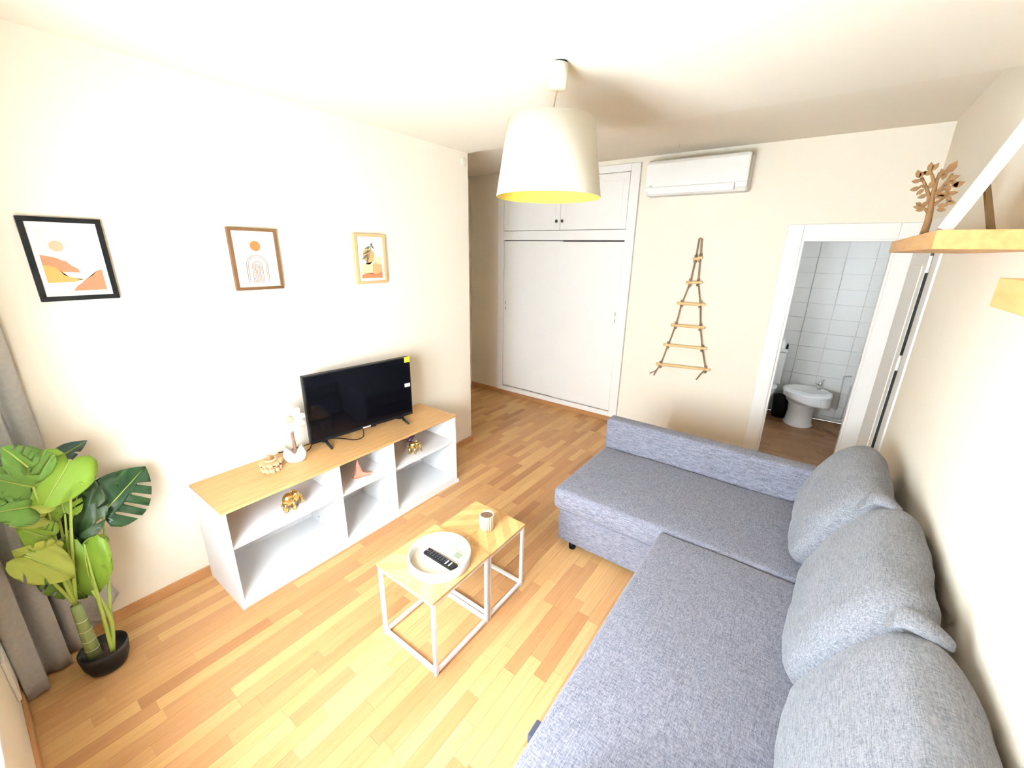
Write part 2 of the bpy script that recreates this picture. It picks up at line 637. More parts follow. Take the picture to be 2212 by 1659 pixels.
# bathroom doorway and the closed door in the right wall
d1 = struct_empty('door_1', 'white door frame of the open bathroom doorway', 'doorway')
for a in ((2.305, 2.42, 0, 2.145), (3.02, XR - .004, 0, 2.145)):
    bm = B(a[0], a[1], YF - .018, YF, a[2], a[3], .004)
    e = a[1] - .028 if a[0] < 2.5 else a[0] + .01
    box(bm, e, e + .018, YF - .024, YF - .018, 0, 2.06)
    obj('casing', bm, TRIM, d1)
obj('casing', B(2.42, 3.02, YF - .018, YF, 2.03, 2.145, .004), TRIM, d1)
bm = B(2.42, 2.435, YF, YF + .1, 0, 2.015)
box(bm, 3.005, 3.02, YF, YF + .1, 0, 2.015)
box(bm, 2.42, 3.02, YF, YF + .1, 2.015, 2.03)
obj('jamb', bm, TRIM, d1)
obj('strike_plate', B(3.002, 3.005, YF + .02, YF + .04, 1.05, 1.12), CHROME, d1)
d2 = struct_empty('door_2', 'closed white door in the right wall beside the bathroom doorway', 'door')
leaf = obj('door_leaf', B(XR - .028, XR, 3.632, YF - .026, 0.01, 2.03, .002), TRIM, d2)
obj('door_gap_shade', B(XR - .026, XR, 3.622, 3.632, 0, 2.045), DARKHOLE, d2)  # solid dark strip drawing the shadow line between leaf and casing
obj('casing', B(XR - .012, XR, 3.45, 3.622, 0, 2.14, .003), TRIM, d2)
obj('casing', B(XR - .012, XR, 3.622, YF - .026, 2.045, 2.14, .003), TRIM, d2)
for z in (.28, 1.24, 1.86):
    obj('hinge', T([(XR - .022, 3.615, z - .05), (XR - .022, 3.615, z + .05)], .009, 10), TRIM, d2, True)
obj('panel', B(XR - .034, XR - .028, 3.75, YF - .14, .2, 1.85, .003), TRIM, d2)

# ------------------------------------------------------------------ built-in wardrobe
wd = thing('wardrobe', 'built-in white wardrobe with sliding doors and two upper doors', 'wardrobe', (0.11, YF, 0))
wx, wy = 0.11, YF


def W(name, x0, x1, y0, y1, z0, z1, m=TRIM, par=None, bev=.003):
    par = par or wd
    return obj(name, B(x0 - wx, x1 - wx, y0 - wy, y1 - wy, z0, z1, bev), m, par)


yo = YF - .036
bm = bmesh.new()
for x0, x1, z0, z1 in ((-.766, -.675, .066, 2.735), (.895, .992, .066, 2.735), (-.675, .895, 2.02, 2.125), (-.675, .895, 2.665, 2.735), (-.675, .895, .066, .125)):
    box(bm, x0 - wx, x1 - wx, yo - wy, 0, z0, z1, .003)
obj('frame', bm, TRIM, wd)
W('back_panel', -.675, .895, YF - .006, YF, .125, 2.665, DARKHOLE)
dl = W('sliding_door', -.673, .16, YF - .018, YF - .007, .135, 2.0125)
dr = W('sliding_door', .115, .893, YF - .031, YF - .02, .135, 2.006)
for par, hx, yy in ((dl, -.645, YF - .018), (dr, .868, YF - .031)):
    h = obj('handle', B(hx - .012 - wx, hx + .012 - wx, yy - .004 - wy, yy - wy, 1.15, 1.29, .0015), TRIM, par)
    for z_ in (1.165, 1.235):
        obj('finger_slot', B(hx - .006 - wx, hx + .006 - wx, yy - .0055 - wy, yy - .004 - wy, z_, z_ + .04), GREY, par)
for x0, x1, kx in ((-.672, .116, .082), (.121, .892, .155)):
    ud = W('upper_door', x0, x1, YF - .034, YF - .012, 2.13, 2.66)
    bm = bmesh.new()
    for a in ((x0 + .06, x1 - .06, 2.19, 2.2), (x0 + .06, x1 - .06, 2.59, 2.6), (x0 + .06, x0 + .07, 2.19, 2.6), (x1 - .07, x1 - .06, 2.19, 2.6)):
        box(bm, a[0] - wx, a[1] - wx, -.037, -.034, a[2], a[3])
    obj('moulding', bm, TRIM, ud)
    bm = bmesh.new()
    lathe(bm, [(.006, 0), (.006, .012), (.016, .018), (.017, .024), (.010, .03)], 16)
    bmesh.ops.rotate(bm, verts=bm.verts, cent=(0, 0, 0), matrix=Matrix.Rotation(PI / 2, 3, 'X'))
    bmesh.ops.translate(bm, verts=bm.verts, vec=(kx - wx, YF - .034 - wy, 2.222))
    k = obj('knob', bm, mat('knob_bronze', (.06, .045, .03), .3, metal=.8), ud, True)
    k['label'] = 'dark bronze round knob'

# ------------------------------------------------------------------ TV stand
SX, SY0, SY1, SH = .444, .583, 2.256, .619
st = thing('tv_stand', 'white open-front media stand with light oak top', 'tv stand', (.0, SY0, 0))


def S(name, x0, x1, y0, y1, z0, z1, m=WHITE, par=None, bev=.0012):
    return obj(name, B(x0, x1, y0 - SY0, y1 - SY0, z0, z1, bev, 1), m, par or st)


S('top', .014, SX + .004, SY0 - .004, SY1 + .004, SH - .016, SH, OAK)
zt = SH - .016
for y0 in (SY0, 1.211, 1.625, SY1 - .016):
    S('side_panel' if y0 in (SY0, SY1 - .016) else 'divider', .014, SX, y0, y0 + .016, 0, zt)
S('back_panel', .014, .02, SY0 + .016, SY1 - .016, .03, zt)
for a, b in ((SY0 + .016, 1.211), (1.227, 1.625), (1.641, SY1 - .016)):
    sh = S('shelf', .02, SX - .012, a, b, .376, .396)
    S('bottom_board', .02, SX - .002, a, b, .045, .063)
    S('plinth', SX - .02, SX - .004, a, b, 0, .045)
    for xx in (.13, .36):
        obj('peg', T([(xx, b - SY0 - .006, .11), (xx, b - SY0, .11)], .005, 8), GREY, st)
S('foot_block', SX - .06, SX + .006, SY1, SY1 + .02, 0, .03, WHITE, None, .004)

# ------------------------------------------------------------------ television
A2, B2 = Vector((.15, 1.215)), Vector((.237, 1.988))
tvw = (B2 - A2).length
ang = math.atan2(B2.y - A2.y, B2.x - A2.x)
mid = (A2 + B2) / 2
tv = thing('television', 'black flat television with sticker tabs on the media stand', 'television', (mid.x, mid.y, SH), (0, 0, ang))
# local: x along the width, -y towards the viewer
hw = tvw / 2
obj('housing', B(-hw, hw, 0.003, .035, .045, .505, .004), BLACK, tv)
obj('bezel', B(-hw, hw, -.006, .003, .045, .505, .0015), BLACK, tv)
obj('screen', B(-hw + .008, hw - .008, -.0066, -.006, .066, .497), SCREEN, tv)
lg = obj('logo', B(-.03, .03, -.008, -.0066, .049, .058), mat('logo_silver', (.7, .7, .7), .4), tv)
lg['label'] = 'small silver maker mark on the lower bezel'
obj('power_button', B(.035, .075, -.005, .02, .038, .045), BLACK, tv)
ys_ = obj('yellow_sticker', B(hw - .048, hw - .002, -.0074, -.0066, .466, .507), mat('yellow_tab', (.75, .72, .03), .5), tv)
ys_['label'] = 'small yellow sticker on the upper right corner'
ws_ = obj('white_sticker', B(hw - .058, hw - .01, -.0074, -.0066, .275, .303, .0003), PAPER, tv)
ws_['label'] = 'small white sticker on the right edge'
for sx in (-.29, .30):
    bm = bmesh.new()
    tube(bm, [(sx, .015, .05), (sx, -.01, .025), (sx + .0, -.075, .008)], [.011, .010, .008], 8)
    tube(bm, [(sx, .015, .05), (sx, .03, .025), (sx, .075, .008)], [.011, .010, .008], 8)
    obj('foot', bm, BLACK, tv, True)
cpts = smoothcurve([(-.02, .02, .05), (-.03, -.01, .03), (-.06, -.05, .006), (-.12, -.05, .006), (-.17, .03, .006), (-.25, .10, .006), (-.42, .1, .006), (-.5, .09, .008), (-.56, .1, .012)], 6)
obj('cable', T(cpts, .0035, 6), BLACK, tv, True)
obj('cable', T(smoothcurve([(-.34, .02, .08), (-.36, .06, .03), (-.40, .02, .006), (-.47, .015, .006), (-.52, .05, .006)], 6), .003, 6), BLACK, tv, True)

# ------------------------------------------------------------------ things on and in the stand
# daisy ornament
fc = at(632, 903, 0, .2)
fo = thing('flower_ornament', 'white wooden daisy with brown stem in a split white bud base', 'ornament', (.2, 1.083, SH), (0, 0, -.55))
fh = fc.z - SH
yc = 0
bm = bmesh.new()
for s in (-1, 1):
    prof = []
    for k in range(13):
        a = k / 12
        prof.append((s * (.062 * math.sin(PI * (.12 + .80 * a)) ** .8 + .002) if k < 12 else s * .03, .004 + .10 * a))
    poly = [(0, 0), (s * .03, 0), (s * .052, .018), (s * .063, .045), (s * .060, .072), (s * .045, .105), (s * .024, .082), (s * .008, .06), (0, .05)]
    if s < 0:
        poly.reverse()
    prism(bm, poly, lambda u, v, d: (d - .02, u, v), .04)
obj('bud_base', bm, mat('bud_white', (.85, .83, .76), .5), fo)
obj('stem', T([(0, .0, .048), (0, .005, .09), (0, .0, fh - .05)], [.012, .010, .008], 10), mat('stem_brown', (.22, .12, .08), .7), fo, True)
PETAL = mat('petal_white', (.87, .87, .85), .6)
for k in range(10):
    a = 2 * PI * k / 10 + .2
    poly = []
    for q in range(14):
        t = 2 * PI * q / 14
        poly.append((.028 + .028 + .032 * math.cos(t), .0175 * math.sin(t) * (1 + .3 * math.cos(t))))
    bm = bmesh.new()
    prism(bm, poly, lambda u, v, d: (d + .004 * (k % 2), u * math.cos(a) - v * math.sin(a), fh + u * math.sin(a) + v * math.cos(a)), .006)
    obj('petal', bm, PETAL, fo)
bm = bmesh.new()
lathe(bm, [(.02, 0), (.02, .008), (.012, .014), (.002, .016)], 18)
bmesh.ops.rotate(bm, verts=bm.verts, cent=(0, 0, 0), matrix=Matrix.Rotation(PI / 2, 3, 'Y'))
bmesh.ops.translate(bm, verts=bm.verts, vec=(.006, 0, fh))
obj('flower_center', bm, mat('flower_yellow', (.75, .62, .25), .7), fo, True)

# carved wooden gear box
gp = at(592, 1012, 2, SH)
gb = thing('wooden_gear_box', 'small carved pale wooden gear-shaped box left of the daisy', 'ornament', (gp.x - .005, gp.y - .01, SH), (0, 0, .4))
gb.scale = (1.18, 1.18, 1.15)
LW = mat('pale_wood', (.60, .40, .22), .65, noise_amt=.2, noise_scale=60)


def gear(r0, r1, nt_, z0, z1):
    poly = []
    for k in range(nt_):
        for f, r in ((0, r0), (.35, r0), (.45, r1), (.9, r1)):
            a = 2 * PI * (k + f) / nt_
            poly.append((r * math.cos(a), r * math.sin(a)))
    return prism(bmesh.new(), poly, lambda u, v, d: (u, v, z0 + d), z1 - z0)


obj('base_gear', gear(.042, .050, 12, 0, .022), LW, gb)
obj('middle_ring', gear(.036, .04, 9, .022, .034), mat('mid_wood', (.42, .25, .12), .65), gb)
obj('upper_gear', gear(.044, .053, 10, .034, .047), LW, gb)
bm = bmesh.new()
lathe(bm, [(.026, .047), (.03, .052), (.03, .062), (.024, .062), (.022, .05)], 24)
obj('rim_ring', bm, LW, gb, True)
obj('wedge', B(-.014, .006, -.006, .012, .05, .078, .002), mat('mid_wood', (0, 0, 0)), gb)


def elephant(name, label, loc, rz, s):
    e = thing(name, label, 'figurine', loc, (0, 0, rz), 'gold figurines in the stand')
    bm = bmesh.new()
    vs = bmesh.ops.create_icosphere(bm, subdivisions=3, radius=1)['verts']
    for v in vs:
        v.co = Vector((v.co.x * .052, v.co.y * .036, .058 + v.co.z * .038 + (.006 * (1 - v.co.x ** 2))))
    obj('body', bm, GOLD, e, True)
    bm = bmesh.new()
    for v in bmesh.ops.create_icosphere(bm, subdivisions=3, radius=1)['verts']:
        v.co = Vector((.058 + v.co.x * .027, v.co.y * .025, .074 + v.co.z * .028))
    tube(bm, smoothcurve([(.078, 0, .070), (.094, 0, .052), (.096, 0, .030), (.104, 0, .018), (.112, 0, .024)], 4), [.013 - .0004 * k for k in range(17)], 10)
    hd = obj('head', bm, GOLD, e, True)
    for s_ in (-1, 1):
        bm = bmesh.new()
        for v in bmesh.ops.create_icosphere(bm, subdivisions=2, radius=1)['verts']:
            v.co = Vector((.047 + v.co.x * .022, s_ * .029 + v.co.y * .006 + s_ * .006 * v.co.x, .076 + v.co.z * .027))
        obj('ear', bm, GOLD, hd, True)
        obj('tusk', T([(.078, s_ * .013, .06), (.095, s_ * .016, .05), (.104, s_ * .015, .054)], [.004, .003, .001], 6), GOLD, hd, True)
    for lx in (-.032, .03):
        for ly in (-.018, .018):
            obj('leg', T([(lx, ly, .05), (lx, ly, .02), (lx, ly, 0)], [.017, .014, .016], 10), GOLD, e, True)
    obj('tail', T([(-.05, 0, .066), (-.058, 0, .05), (-.058, .004, .034)], [.004, .003, .004], 6), GOLD, e, True)
    e.scale = (s * .9, s, s * 1.3)
    return e


ZS = .396
p1 = at(627, 1100, 2, ZS)
elephant('elephant_figurine', 'gold elephant figurine in the wide left compartment', (min(p1.x, .36), p1.y, ZS), PI / 2 - .15, .82)
p2 = at(897, 980, 2, ZS)
elephant('elephant_figurine', 'gold elephant figurine in the right compartment', (min(p2.x, .34), p2.y, ZS), PI / 2 - .9, .72)
p3 = at(785, 1036, 2, ZS)
pt = thing('tree_figurine', 'small pinkish wooden tree figurine in the middle compartment', 'figurine', (min(p3.x, .33), p3.y, ZS), (0, 0, -.3))
PINK = mat('pink_wood', (.56, .30, .21), .7, noise_amt=.15, noise_scale=50)
tri = [(-.035, 0), (-.034, .02), (-.014, .05), (-.022, .052), (-.009, .09), (-.014, .092), (0, .14), (.014, .092), (.009, .09), (.024, .052), (.014, .05), (.034, .022), (.030, 0)]
bm = bmesh.new()
prism(bm, tri, lambda u, v, d: (d - .009, u, v), .018)
obj('cone_tree', bm, PINK, pt)
bm = bmesh.new()
prism(bm, [(.02, 0), (.085, .006), (.088, .012), (.05, .022), (.03, .035)], lambda u, v, d: (d - .012, u, v), .022)
obj('side_branch', bm, PINK, pt)
obj('base', B(-.02, .02, -.04, .075, 0, .006, .002), PINK, pt)
p4 = at(915, 940, 2, ZS)
rg = thing('bracelet_dish', 'tiny violet and white ring dish behind the right gold elephant', 'dish', (.13, 2.03, ZS))
bm = bmesh.new()
lathe(bm, [(.018, 0), (.036, .008), (.045, .022), (.042, .022), (.033, .010), (.0, .005)], 24, cap=False)
obj('dish', bm, mat('lilac', (.55, .50, .62), .4), rg, True)
bm = bmesh.new()
tube(bm, [(.045 + .018 * math.cos(2 * PI * k / 12), -.03 + .018 * math.sin(2 * PI * k / 12), .02 + .012 * math.sin(2 * PI * k / 12)) for k in range(13)], .005, 6)
o = obj('ring', bm, mat('violet', (.24, .06, .26), .4), rg, True)

# ------------------------------------------------------------------ framed prints on the left wall


def picture(label, y0, y1, z0, z1, fm, fwid, dep, build):
    p = thing('framed_print', label, 'picture', (0.002, y0, z0), (0, 0, 0), 'framed prints on the left wall')
    w, h = y1 - y0, z1 - z0
    bm = bmesh.new()
    for a in ((0, w, 0, fwid), (0, w, h - fwid, h), (0, fwid, fwid, h - fwid), (w - fwid, w, fwid, h - fwid)):
        box(bm, 0, dep, a[0], a[1], a[2], a[3], .0012, 1)
    obj('frame', bm, fm, p)
    sheet = obj('print_sheet', B(.002, dep - .008, fwid, w - fwid, fwid, h - fwid), PAPER, p)
    iw, ih = w - 2 * fwid, h - 2 * fwid

    def shape(name, poly, col, lay=1):
        bm = bmesh.new()
        prism(bm, poly, lambda u, v, d: (dep - .008 + .0003 * lay + d - .0006, fwid + u * iw, fwid + v * ih), .0006)
        obj(name, bm, mat('ink_%02x%02x%02x' % tuple(int(c * 255) for c in col), col, .7), sheet)

    def disc(name, u, v, r, col, lay=1, n=28):
        shape(name, [(u + r * math.cos(2 * PI * k / n), v + r * iw / ih * math.sin(2 * PI * k / n)) for k in range(n)], col, lay)
    build(shape, disc, iw / ih)
    return p


def art1(shape, disc, asp):
    shape('background', [(.08, .07), (.92, .07), (.92, .92), (.08, .92)], (.80, .745, .66), 1)
    disc('sun', .345, .685, .105, (.60, .40, .25), 2)
    shape('hill', [(.08, .43), (.08, .568), (.19, .55), (.30, .527), (.36, .495), (.42, .48), (.486, .42), (.56, .38), (.588, .322), (.335, .335)], (.42, .20, .10), 2)
    shape('dune', [(.08, .192), (.08, .43), (.16, .425), (.26, .392), (.348, .285), (.40, .27), (.483, .245), (.54, .225), (.616, .228), (.463, .193)], (.66, .33, .09), 3)
    shape('hill', [(.417, .07), (.44, .10), (.486, .14), (.56, .175), (.63, .215), (.678, .25), (.74, .27), (.811, .32), (.84, .345), (.92, .36), (.92, .07)], (.47, .18, .09), 4)


def art2(shape, disc, asp):
    disc('sun', .517, .74, .125, (.36, .15, .035), 2)
    for hw_, top, lw in ((.26, .58, .014), (.22, .55, .012), (.13, .47, .014), (.095, .445, .012), (.06, .42, .014), (.028, .395, .014)):
        def arch(hh, tp):
            c = tp - hh * asp
            return [(.5 + hh * math.cos(PI * k / 16), c + hh * asp * math.sin(PI * k / 16)) for k in range(17)]
        a = [(.5 + hw_, .07)] + arch(hw_, top) + [(.5 - hw_, .07)]
        b = [(.5 - hw_ + lw, .07)] + list(reversed(arch(hw_ - lw, top - lw * asp))) + [(.5 + hw_ - lw, .07)]
        shape('arch_line', a + b, (.26, .13, .04), 2)


def art3(shape, disc, asp):
    shape('background', [(.10, .06), (.92, .06), (.92, .93), (.10, .93)], (.84, .81, .74), 1)
    shape('dune', [(.10, .10), (.10, .36), (.25, .40), (.42, .37), (.55, .44), (.70, .55), (.92, .56), (.92, .10)], (.80, .60, .36), 2)
    shape('dune', [(.52, .14), (.56, .36), (.64, .42), (.78, .39), (.92, .36), (.92, .14)], (.68, .36, .17), 3)
    disc('sun', .42, .585, .22, (.68, .36, .14), 3)
    shape('dune', [(.10, .06), (.10, .12), (.2, .17), (.36, .185), (.52, .15), (.68, .15), (.8, .18), (.92, .21), (.92, .06)], (.58, .20, .08), 4)
    for bx, by, tx, ty, w_ in ((.52, .80, .60, .86, .035), (.52, .78, .28, .73, .03), (.50, .70, .20, .60, .035), (.44, .62, .13, .475, .035), (.42, .6, .30, .37, .03), (.56, .80, .66, .72, .025)):
        dx, dy = tx - bx, ty - by
        L = math.hypot(dx, dy)
        nx, ny = -dy / L * w_, dx / L * w_
        shape('leaf', [(bx, by), (bx + dx * .35 + nx, by + dy * .35 + ny), (tx, ty), (bx + dx * .35 - nx, by + dy * .35 - ny)], (.10, .115, .07), 5)
    shape('twig', [(.56, .86), (.575, .85), (.45, .55), (.36, .42), (.35, .43), (.43, .55)], (.20, .13, .06), 5)


picture('black framed print of brown hills under a pale sun', .250, .499, 1.650, 1.988, FRAME_BLACK, .019, .022, art1)
picture('brown framed print of line arches under a brown disc', .992, 1.248, 1.651, 1.986, FRAME_BROWN, .0165, .022, art2)
picture('light wood framed print of dark leaves over orange dunes', 1.754, 2.006, 1.650, 1.988, FRAME_LIGHT, .020, .024, art3)

# small round cover plate high on the wall end
bm = bmesh.new()
lathe(bm, [(.032, 0), (.032, .006), (.026, .010), (0.001, .010)], 24)
bmesh.ops.rotate(bm, verts=bm.verts, cent=(0, 0, 0), matrix=Matrix.Rotation(PI / 2, 3, 'Y'))
bmesh.ops.translate(bm, verts=bm.verts, vec=(0.0005, 2.875, 2.60))
tag(obj('cover_plate', bm, WALL, None, True), 'round painted cover plate at the top end of the picture wall', 'cover plate')

# ------------------------------------------------------------------ pendant lamp
LX, LY = 1.517, 1.809
lp = thing('pendant_lamp', 'ceiling pendant lamp with cream drum shade and gold lining', 'lamp', (LX, LY, HC))


def P(z):
    return z - HC


bm = bmesh.new()
lathe(bm, [(.030, -.004), (.037, -.006), (.041, -.055), (.042, -.1), (.036, -.103), (.010, -.106)], 28)
bmesh.ops.rotate(bm, verts=bm.verts, cent=(0, 0, 0), matrix=Matrix.Rotation(.10, 3, 'Y'))
bmesh.ops.translate(bm, verts=bm.verts, vec=(.022, .02, 0))
obj('canopy', bm, mat('cream_plastic', (.80, .76, .66), .45), lp, True)
bm = bmesh.new()
lathe(bm, [(.03, 0), (.034, -.006), (.026, -.010)], 20, c=(.022, .02, 0))
obj('ceiling_hook_plate', bm, DARKHOLE, lp, True)
obj('cord', T([(.012, .018, -.10), (0, 0, P(2.44)), (0, 0, P(2.33))], .0035, 8), mat('cord_cream', (.5, .42, .28), .6), lp, True)
bm = bmesh.new()
lathe(bm, [(.243, P(2.132)), (.195, P(2.445)), (.1935, P(2.445))], 72, cap=False)
obj('shade', bm, mat('shade_cloth', (.83, .79, .69), .85, spec=.2, trans=.15, bump=.06, noise_scale=200), lp, True)
bm = bmesh.new()
lathe(bm, [(.2425, P(2.132)), (.2415, P(2.132)), (.1935, P(2.444))], 72, cap=False)
sl = obj('shade_lining', bm, mat('shade_gold', (.80, .62, .10), .5, spec=.3), lp, True)
sl['label'] = 'golden yellow lining of the shade'
bm = bmesh.new()
for a in (0, 2 * PI / 3, 4 * PI / 3):
    tube(bm, [(.02 * math.cos(a), .02 * math.sin(a), P(2.36)), (.193 * math.cos(a), .193 * math.sin(a), P(2.44))], .002, 6)
obj('spider_ring', bm, WHITE_METAL, lp)
bm = bmesh.new()
lathe(bm, [(.012, P(2.36)), (.02, P(2.35)), (.02, P(2.29)), (.016, P(2.28))], 16)
obj('lamp_socket', bm, PLASTIC, lp, True)
bm = bmesh.new()
lathe(bm, [(.013, P(2.28)), (.016, P(2.26)), (.03, P(2.22)), (.031, P(2.205)), (.022, P(2.183)), (.002, P(2.176))], 20)
obj('bulb', bm, mat('bulb_white', (.85, .85, .8), .3), lp, True)

# ------------------------------------------------------------------ air conditioner
ac = thing('air_conditioner', 'white wall-mounted split air conditioner beside the wardrobe', 'air conditioner', (1.54, YF, 2.41))
prof = [(0, .004), (0, .30), (-.15, .30), (-.19, .285), (-.205, .26), (-.205, .06), (-.195, .03), (-.15, .0), (-.06, 0)]
bm = bmesh.new()
prism(bm, prof, lambda u, v, d: (-.425 + d, u, v), .85)
bmesh.ops.bevel(bm, geom=[e for e in bm.edges if len(e.link_faces) == 2 and e.calc_face_angle(0) > 1.2], offset=.008, segments=2, affect='EDGES')
obj('body', bm, PLASTIC, ac)
obj('flap', B(-.39, .335, -.212, -.2, .006, .062, .003), PLASTIC, ac)
obj('flap_gap', B(.337, .340, -.2075, -.2, .006, .062), GREY, ac)
obj('front_seam', B(-.42, .42, -.2062, -.2, .066, .069), mat('seam_grey', (.6, .6, .58), .6), ac)
obj('logo', B(-.385, -.355, -.2062, -.205, .075, .081), GREY, ac)
obj('side_seam', B(.4255, .427, -.14, -.132, .10, .285), GREY, ac)

# ------------------------------------------------------------------ rope ladder on the far wall
rl = thing('rope_ladder', 'hanging rope ladder decoration with six wooden rungs', 'wall decoration', (1.64, YF - .03, .62))
rungs = [(1.590, 1.850, 1.675, 1.869), (1.556, 1.632, 1.706, 1.642), (1.500, 1.430, 1.762, 1.437), (1.471, 1.209, 1.794, 1.219), (1.423, 1.001, 1.841, 1.018), (1.373, .785, 1.902, .814)]
knot_me = None


def lk(x, z):
    return Vector((x - 1.64, 0, z - .62))


left, right = [], []
for x0, z0, x1, z1 in rungs:
    a, b = lk(x0, z0), lk(x1, z1)
    m_ = (a + b) / 2
    bm = T([a, a + (b - a) * .03, m_, b - (b - a) * .03, b], [.012, .0145, .0145, .0145, .012], 10)
    obj('rung', bm, RUNG, rl, True)
    L = (b - a).length
    f = min(.045 / L, .26)
    left.append(a + (b - a) * f)
    right.append(b - (b - a) * f)
top = lk(1.629, 2.04)
o_ = Vector((0, -.001, 0))
rope_l = [top, top + Vector((-.012, 0, -.01))] + left + [left[-1] + Vector((-.03, 0, -.06)), left[-1] + Vector((-.055, 0, -.13))]
rope_r = [top, top + Vector((.012, 0, -.012))] + right + [right[-1] + Vector((-.04, 0, -.06)), right[-1] + Vector((-.07, 0, -.12))]
ra = obj('rope', T(rope_l, .0065, 8), ROPE, rl, True)
rb = obj('rope', T(rope_r, .0065, 8), ROPE, rl, True)
obj('rope_tail', T([left[-1], left[-1] + Vector((-.04, -.004, -.075)), left[-1] + Vector((-.10, -.004, -.115))], .005, 6), ROPE, rl, True)
for par, pts in ((ra, left), (rb, right)):
    for q in pts:
        for dz in (-.026, .026):
            if knot_me is None:
                bm = bmesh.new()
                for v in bmesh.ops.create_icosphere(bm, subdivisions=2, radius=.0145)['verts']:
                    v.co.z *= .85
                k = obj('knot', bm, ROPE, par, True)
                knot_me = k.data
            else:
                k = bpy.data.objects.new('knot', knot_me)
                COL.objects.link(k)
                k.parent = par
            k.location = q + Vector((0, -.002, dz))

# ------------------------------------------------------------------ shelves on the right wall and what stands on them
tag(obj('wall_shelf', B(2.881, XR, 1.80, 2.98, 1.918, 1.972, .001, 1), SHELFWOOD), 'thick oak floating shelf holding the brown tree ornament', 'shelf')
tag(obj('wall_shelf', B(2.905, XR, .05, 1.185, 1.805, 1.858, .001, 1), SHELFWOOD), 'oak floating shelf at the right edge, below the other shelf', 'shelf')

tz = 1.972
tree = thing('tree_ornament', 'flat brown carved tree ornament at the far end of the shelf', 'ornament', (2.93, 2.42, tz))
yT = 2.42


def tp(px, py):
    q = at(px, py, 1, yT)
    return Vector((q.x - 2.93, 0, q.z - tz))


bm = bmesh.new()
root = tp(2000, 503)
tube(bm, [Vector((root.x - .006, 0, .004)), tp(2004, 480), tp(2010, 452), tp(2014, 425), tp(2022, 395), tp(2030, 372)], [.013, .0115, .010, .0085, .006, .004], 8)
obj('trunk', bm, TREEWOOD, tree, True)
branches = [
    [(2012, 440), (2001, 405), (1992, 385), (1984, 378)], [(2008, 462), (1999, 452), (1990, 447)], [(2013, 430), (2030, 410), (2045, 392), (2058, 375)],
    [(2014, 445), (2028, 434), (2042, 425), (2050, 417)], [(2020, 402), (2014, 380), (2010, 366)], [(2040, 400), (2055, 392), (2062, 398)],
    [(2016, 418), (2034, 412), (2046, 404)], [(2000, 402), (1990, 402), (1980, 409)], [(1994, 388), (1984, 390), (1978, 391)], [(2026, 384), (2036, 372), (2046, 366)]]
for br in branches:
    bm = bmesh.new()
    pts = [tp(*q) for q in br]
    tube(bm, pts, [.0075 - .004 * k / (len(pts) - 1) for k in range(len(pts))], 6)
    obj('branch', bm, TREEWOOD, tree, True)
leaves = [(2010, 361, 95, 14), (2020, 361, 60, 13), (2004, 374, 170, 12), (1984, 376, 110, 13), (1993, 376, 50, 12), (1980, 391, 180, 12), (1977, 408, 190, 13), (1988, 414, 230, 12), (1993, 424, 200, 12), (2012, 399, 95, 13),
          (1983, 447, 175, 12), (1988, 453, 190, 12), (1998, 441, 60, 13), (1985, 441, 150, 10), (2035, 373, 110, 12), (2040, 380, 80, 12), (2056, 362, 65, 20), (2060, 384, 20, 14), (2063, 397, 300, 13), (2070, 398, 25, 16), (2048, 407, 100, 13),
          (2057, 417, 5, 13), (2040, 419, 30, 13), (2030, 425, 200, 11), (2050, 430, 300, 12), (2053, 438, 0, 12), (2036, 444, 0, 13), (2028, 418, 80, 12), (2033, 453, 350, 12), (2006, 430, 100, 9)]
for k, (px, py, a, ln) in enumerate(leaves):
    c = tp(px, py)
    s = ln * .0023
    ca, sa = math.cos(math.radians(a)), math.sin(math.radians(a))
    poly = [(-.5 * s, 0), (-.2 * s, .26 * s), (.15 * s, .27 * s), (.55 * s, 0), (.15 * s, -.27 * s), (-.2 * s, -.26 * s)]
    bm = bmesh.new()
    prism(bm, poly, lambda u, v, d: (c.x + u * ca - v * sa, d - .004, c.z + u * sa + v * ca), .008)
    obj('leaf', bm, TREEWOOD, tree)
obj('base', B(root.x - .03, root.x + .025, -.03, .03, 0, .005, .001), TREEWOOD, tree)

# leaning frame seen from its edge, with brown strut
nrm = ray(2050, 478).cross(ray(2212, 275)).normalized()
e1 = Vector((.119, .993, 0)).normalized()
if nrm.x < 0:
    nrm = -nrm
e2 = nrm.cross(e1)
if e2.z < 0:
    e2 = -e2
O = Vector((2.905, 1.90, tz + .006))
pf = thing('standing_frame', 'white standing photo frame leaning back on the shelf, seen edge-on', 'picture frame', O)


def fbox(name, a0, a1, b0, b1, c0, c1, m):
    bm = B(a0, a1, b0, b1, c0, c1, .001, 1)
    for v in bm.verts:
        v.co = e1 * v.co.x + e2 * v.co.y + nrm * v.co.z
    return obj(name, bm, m, pf)


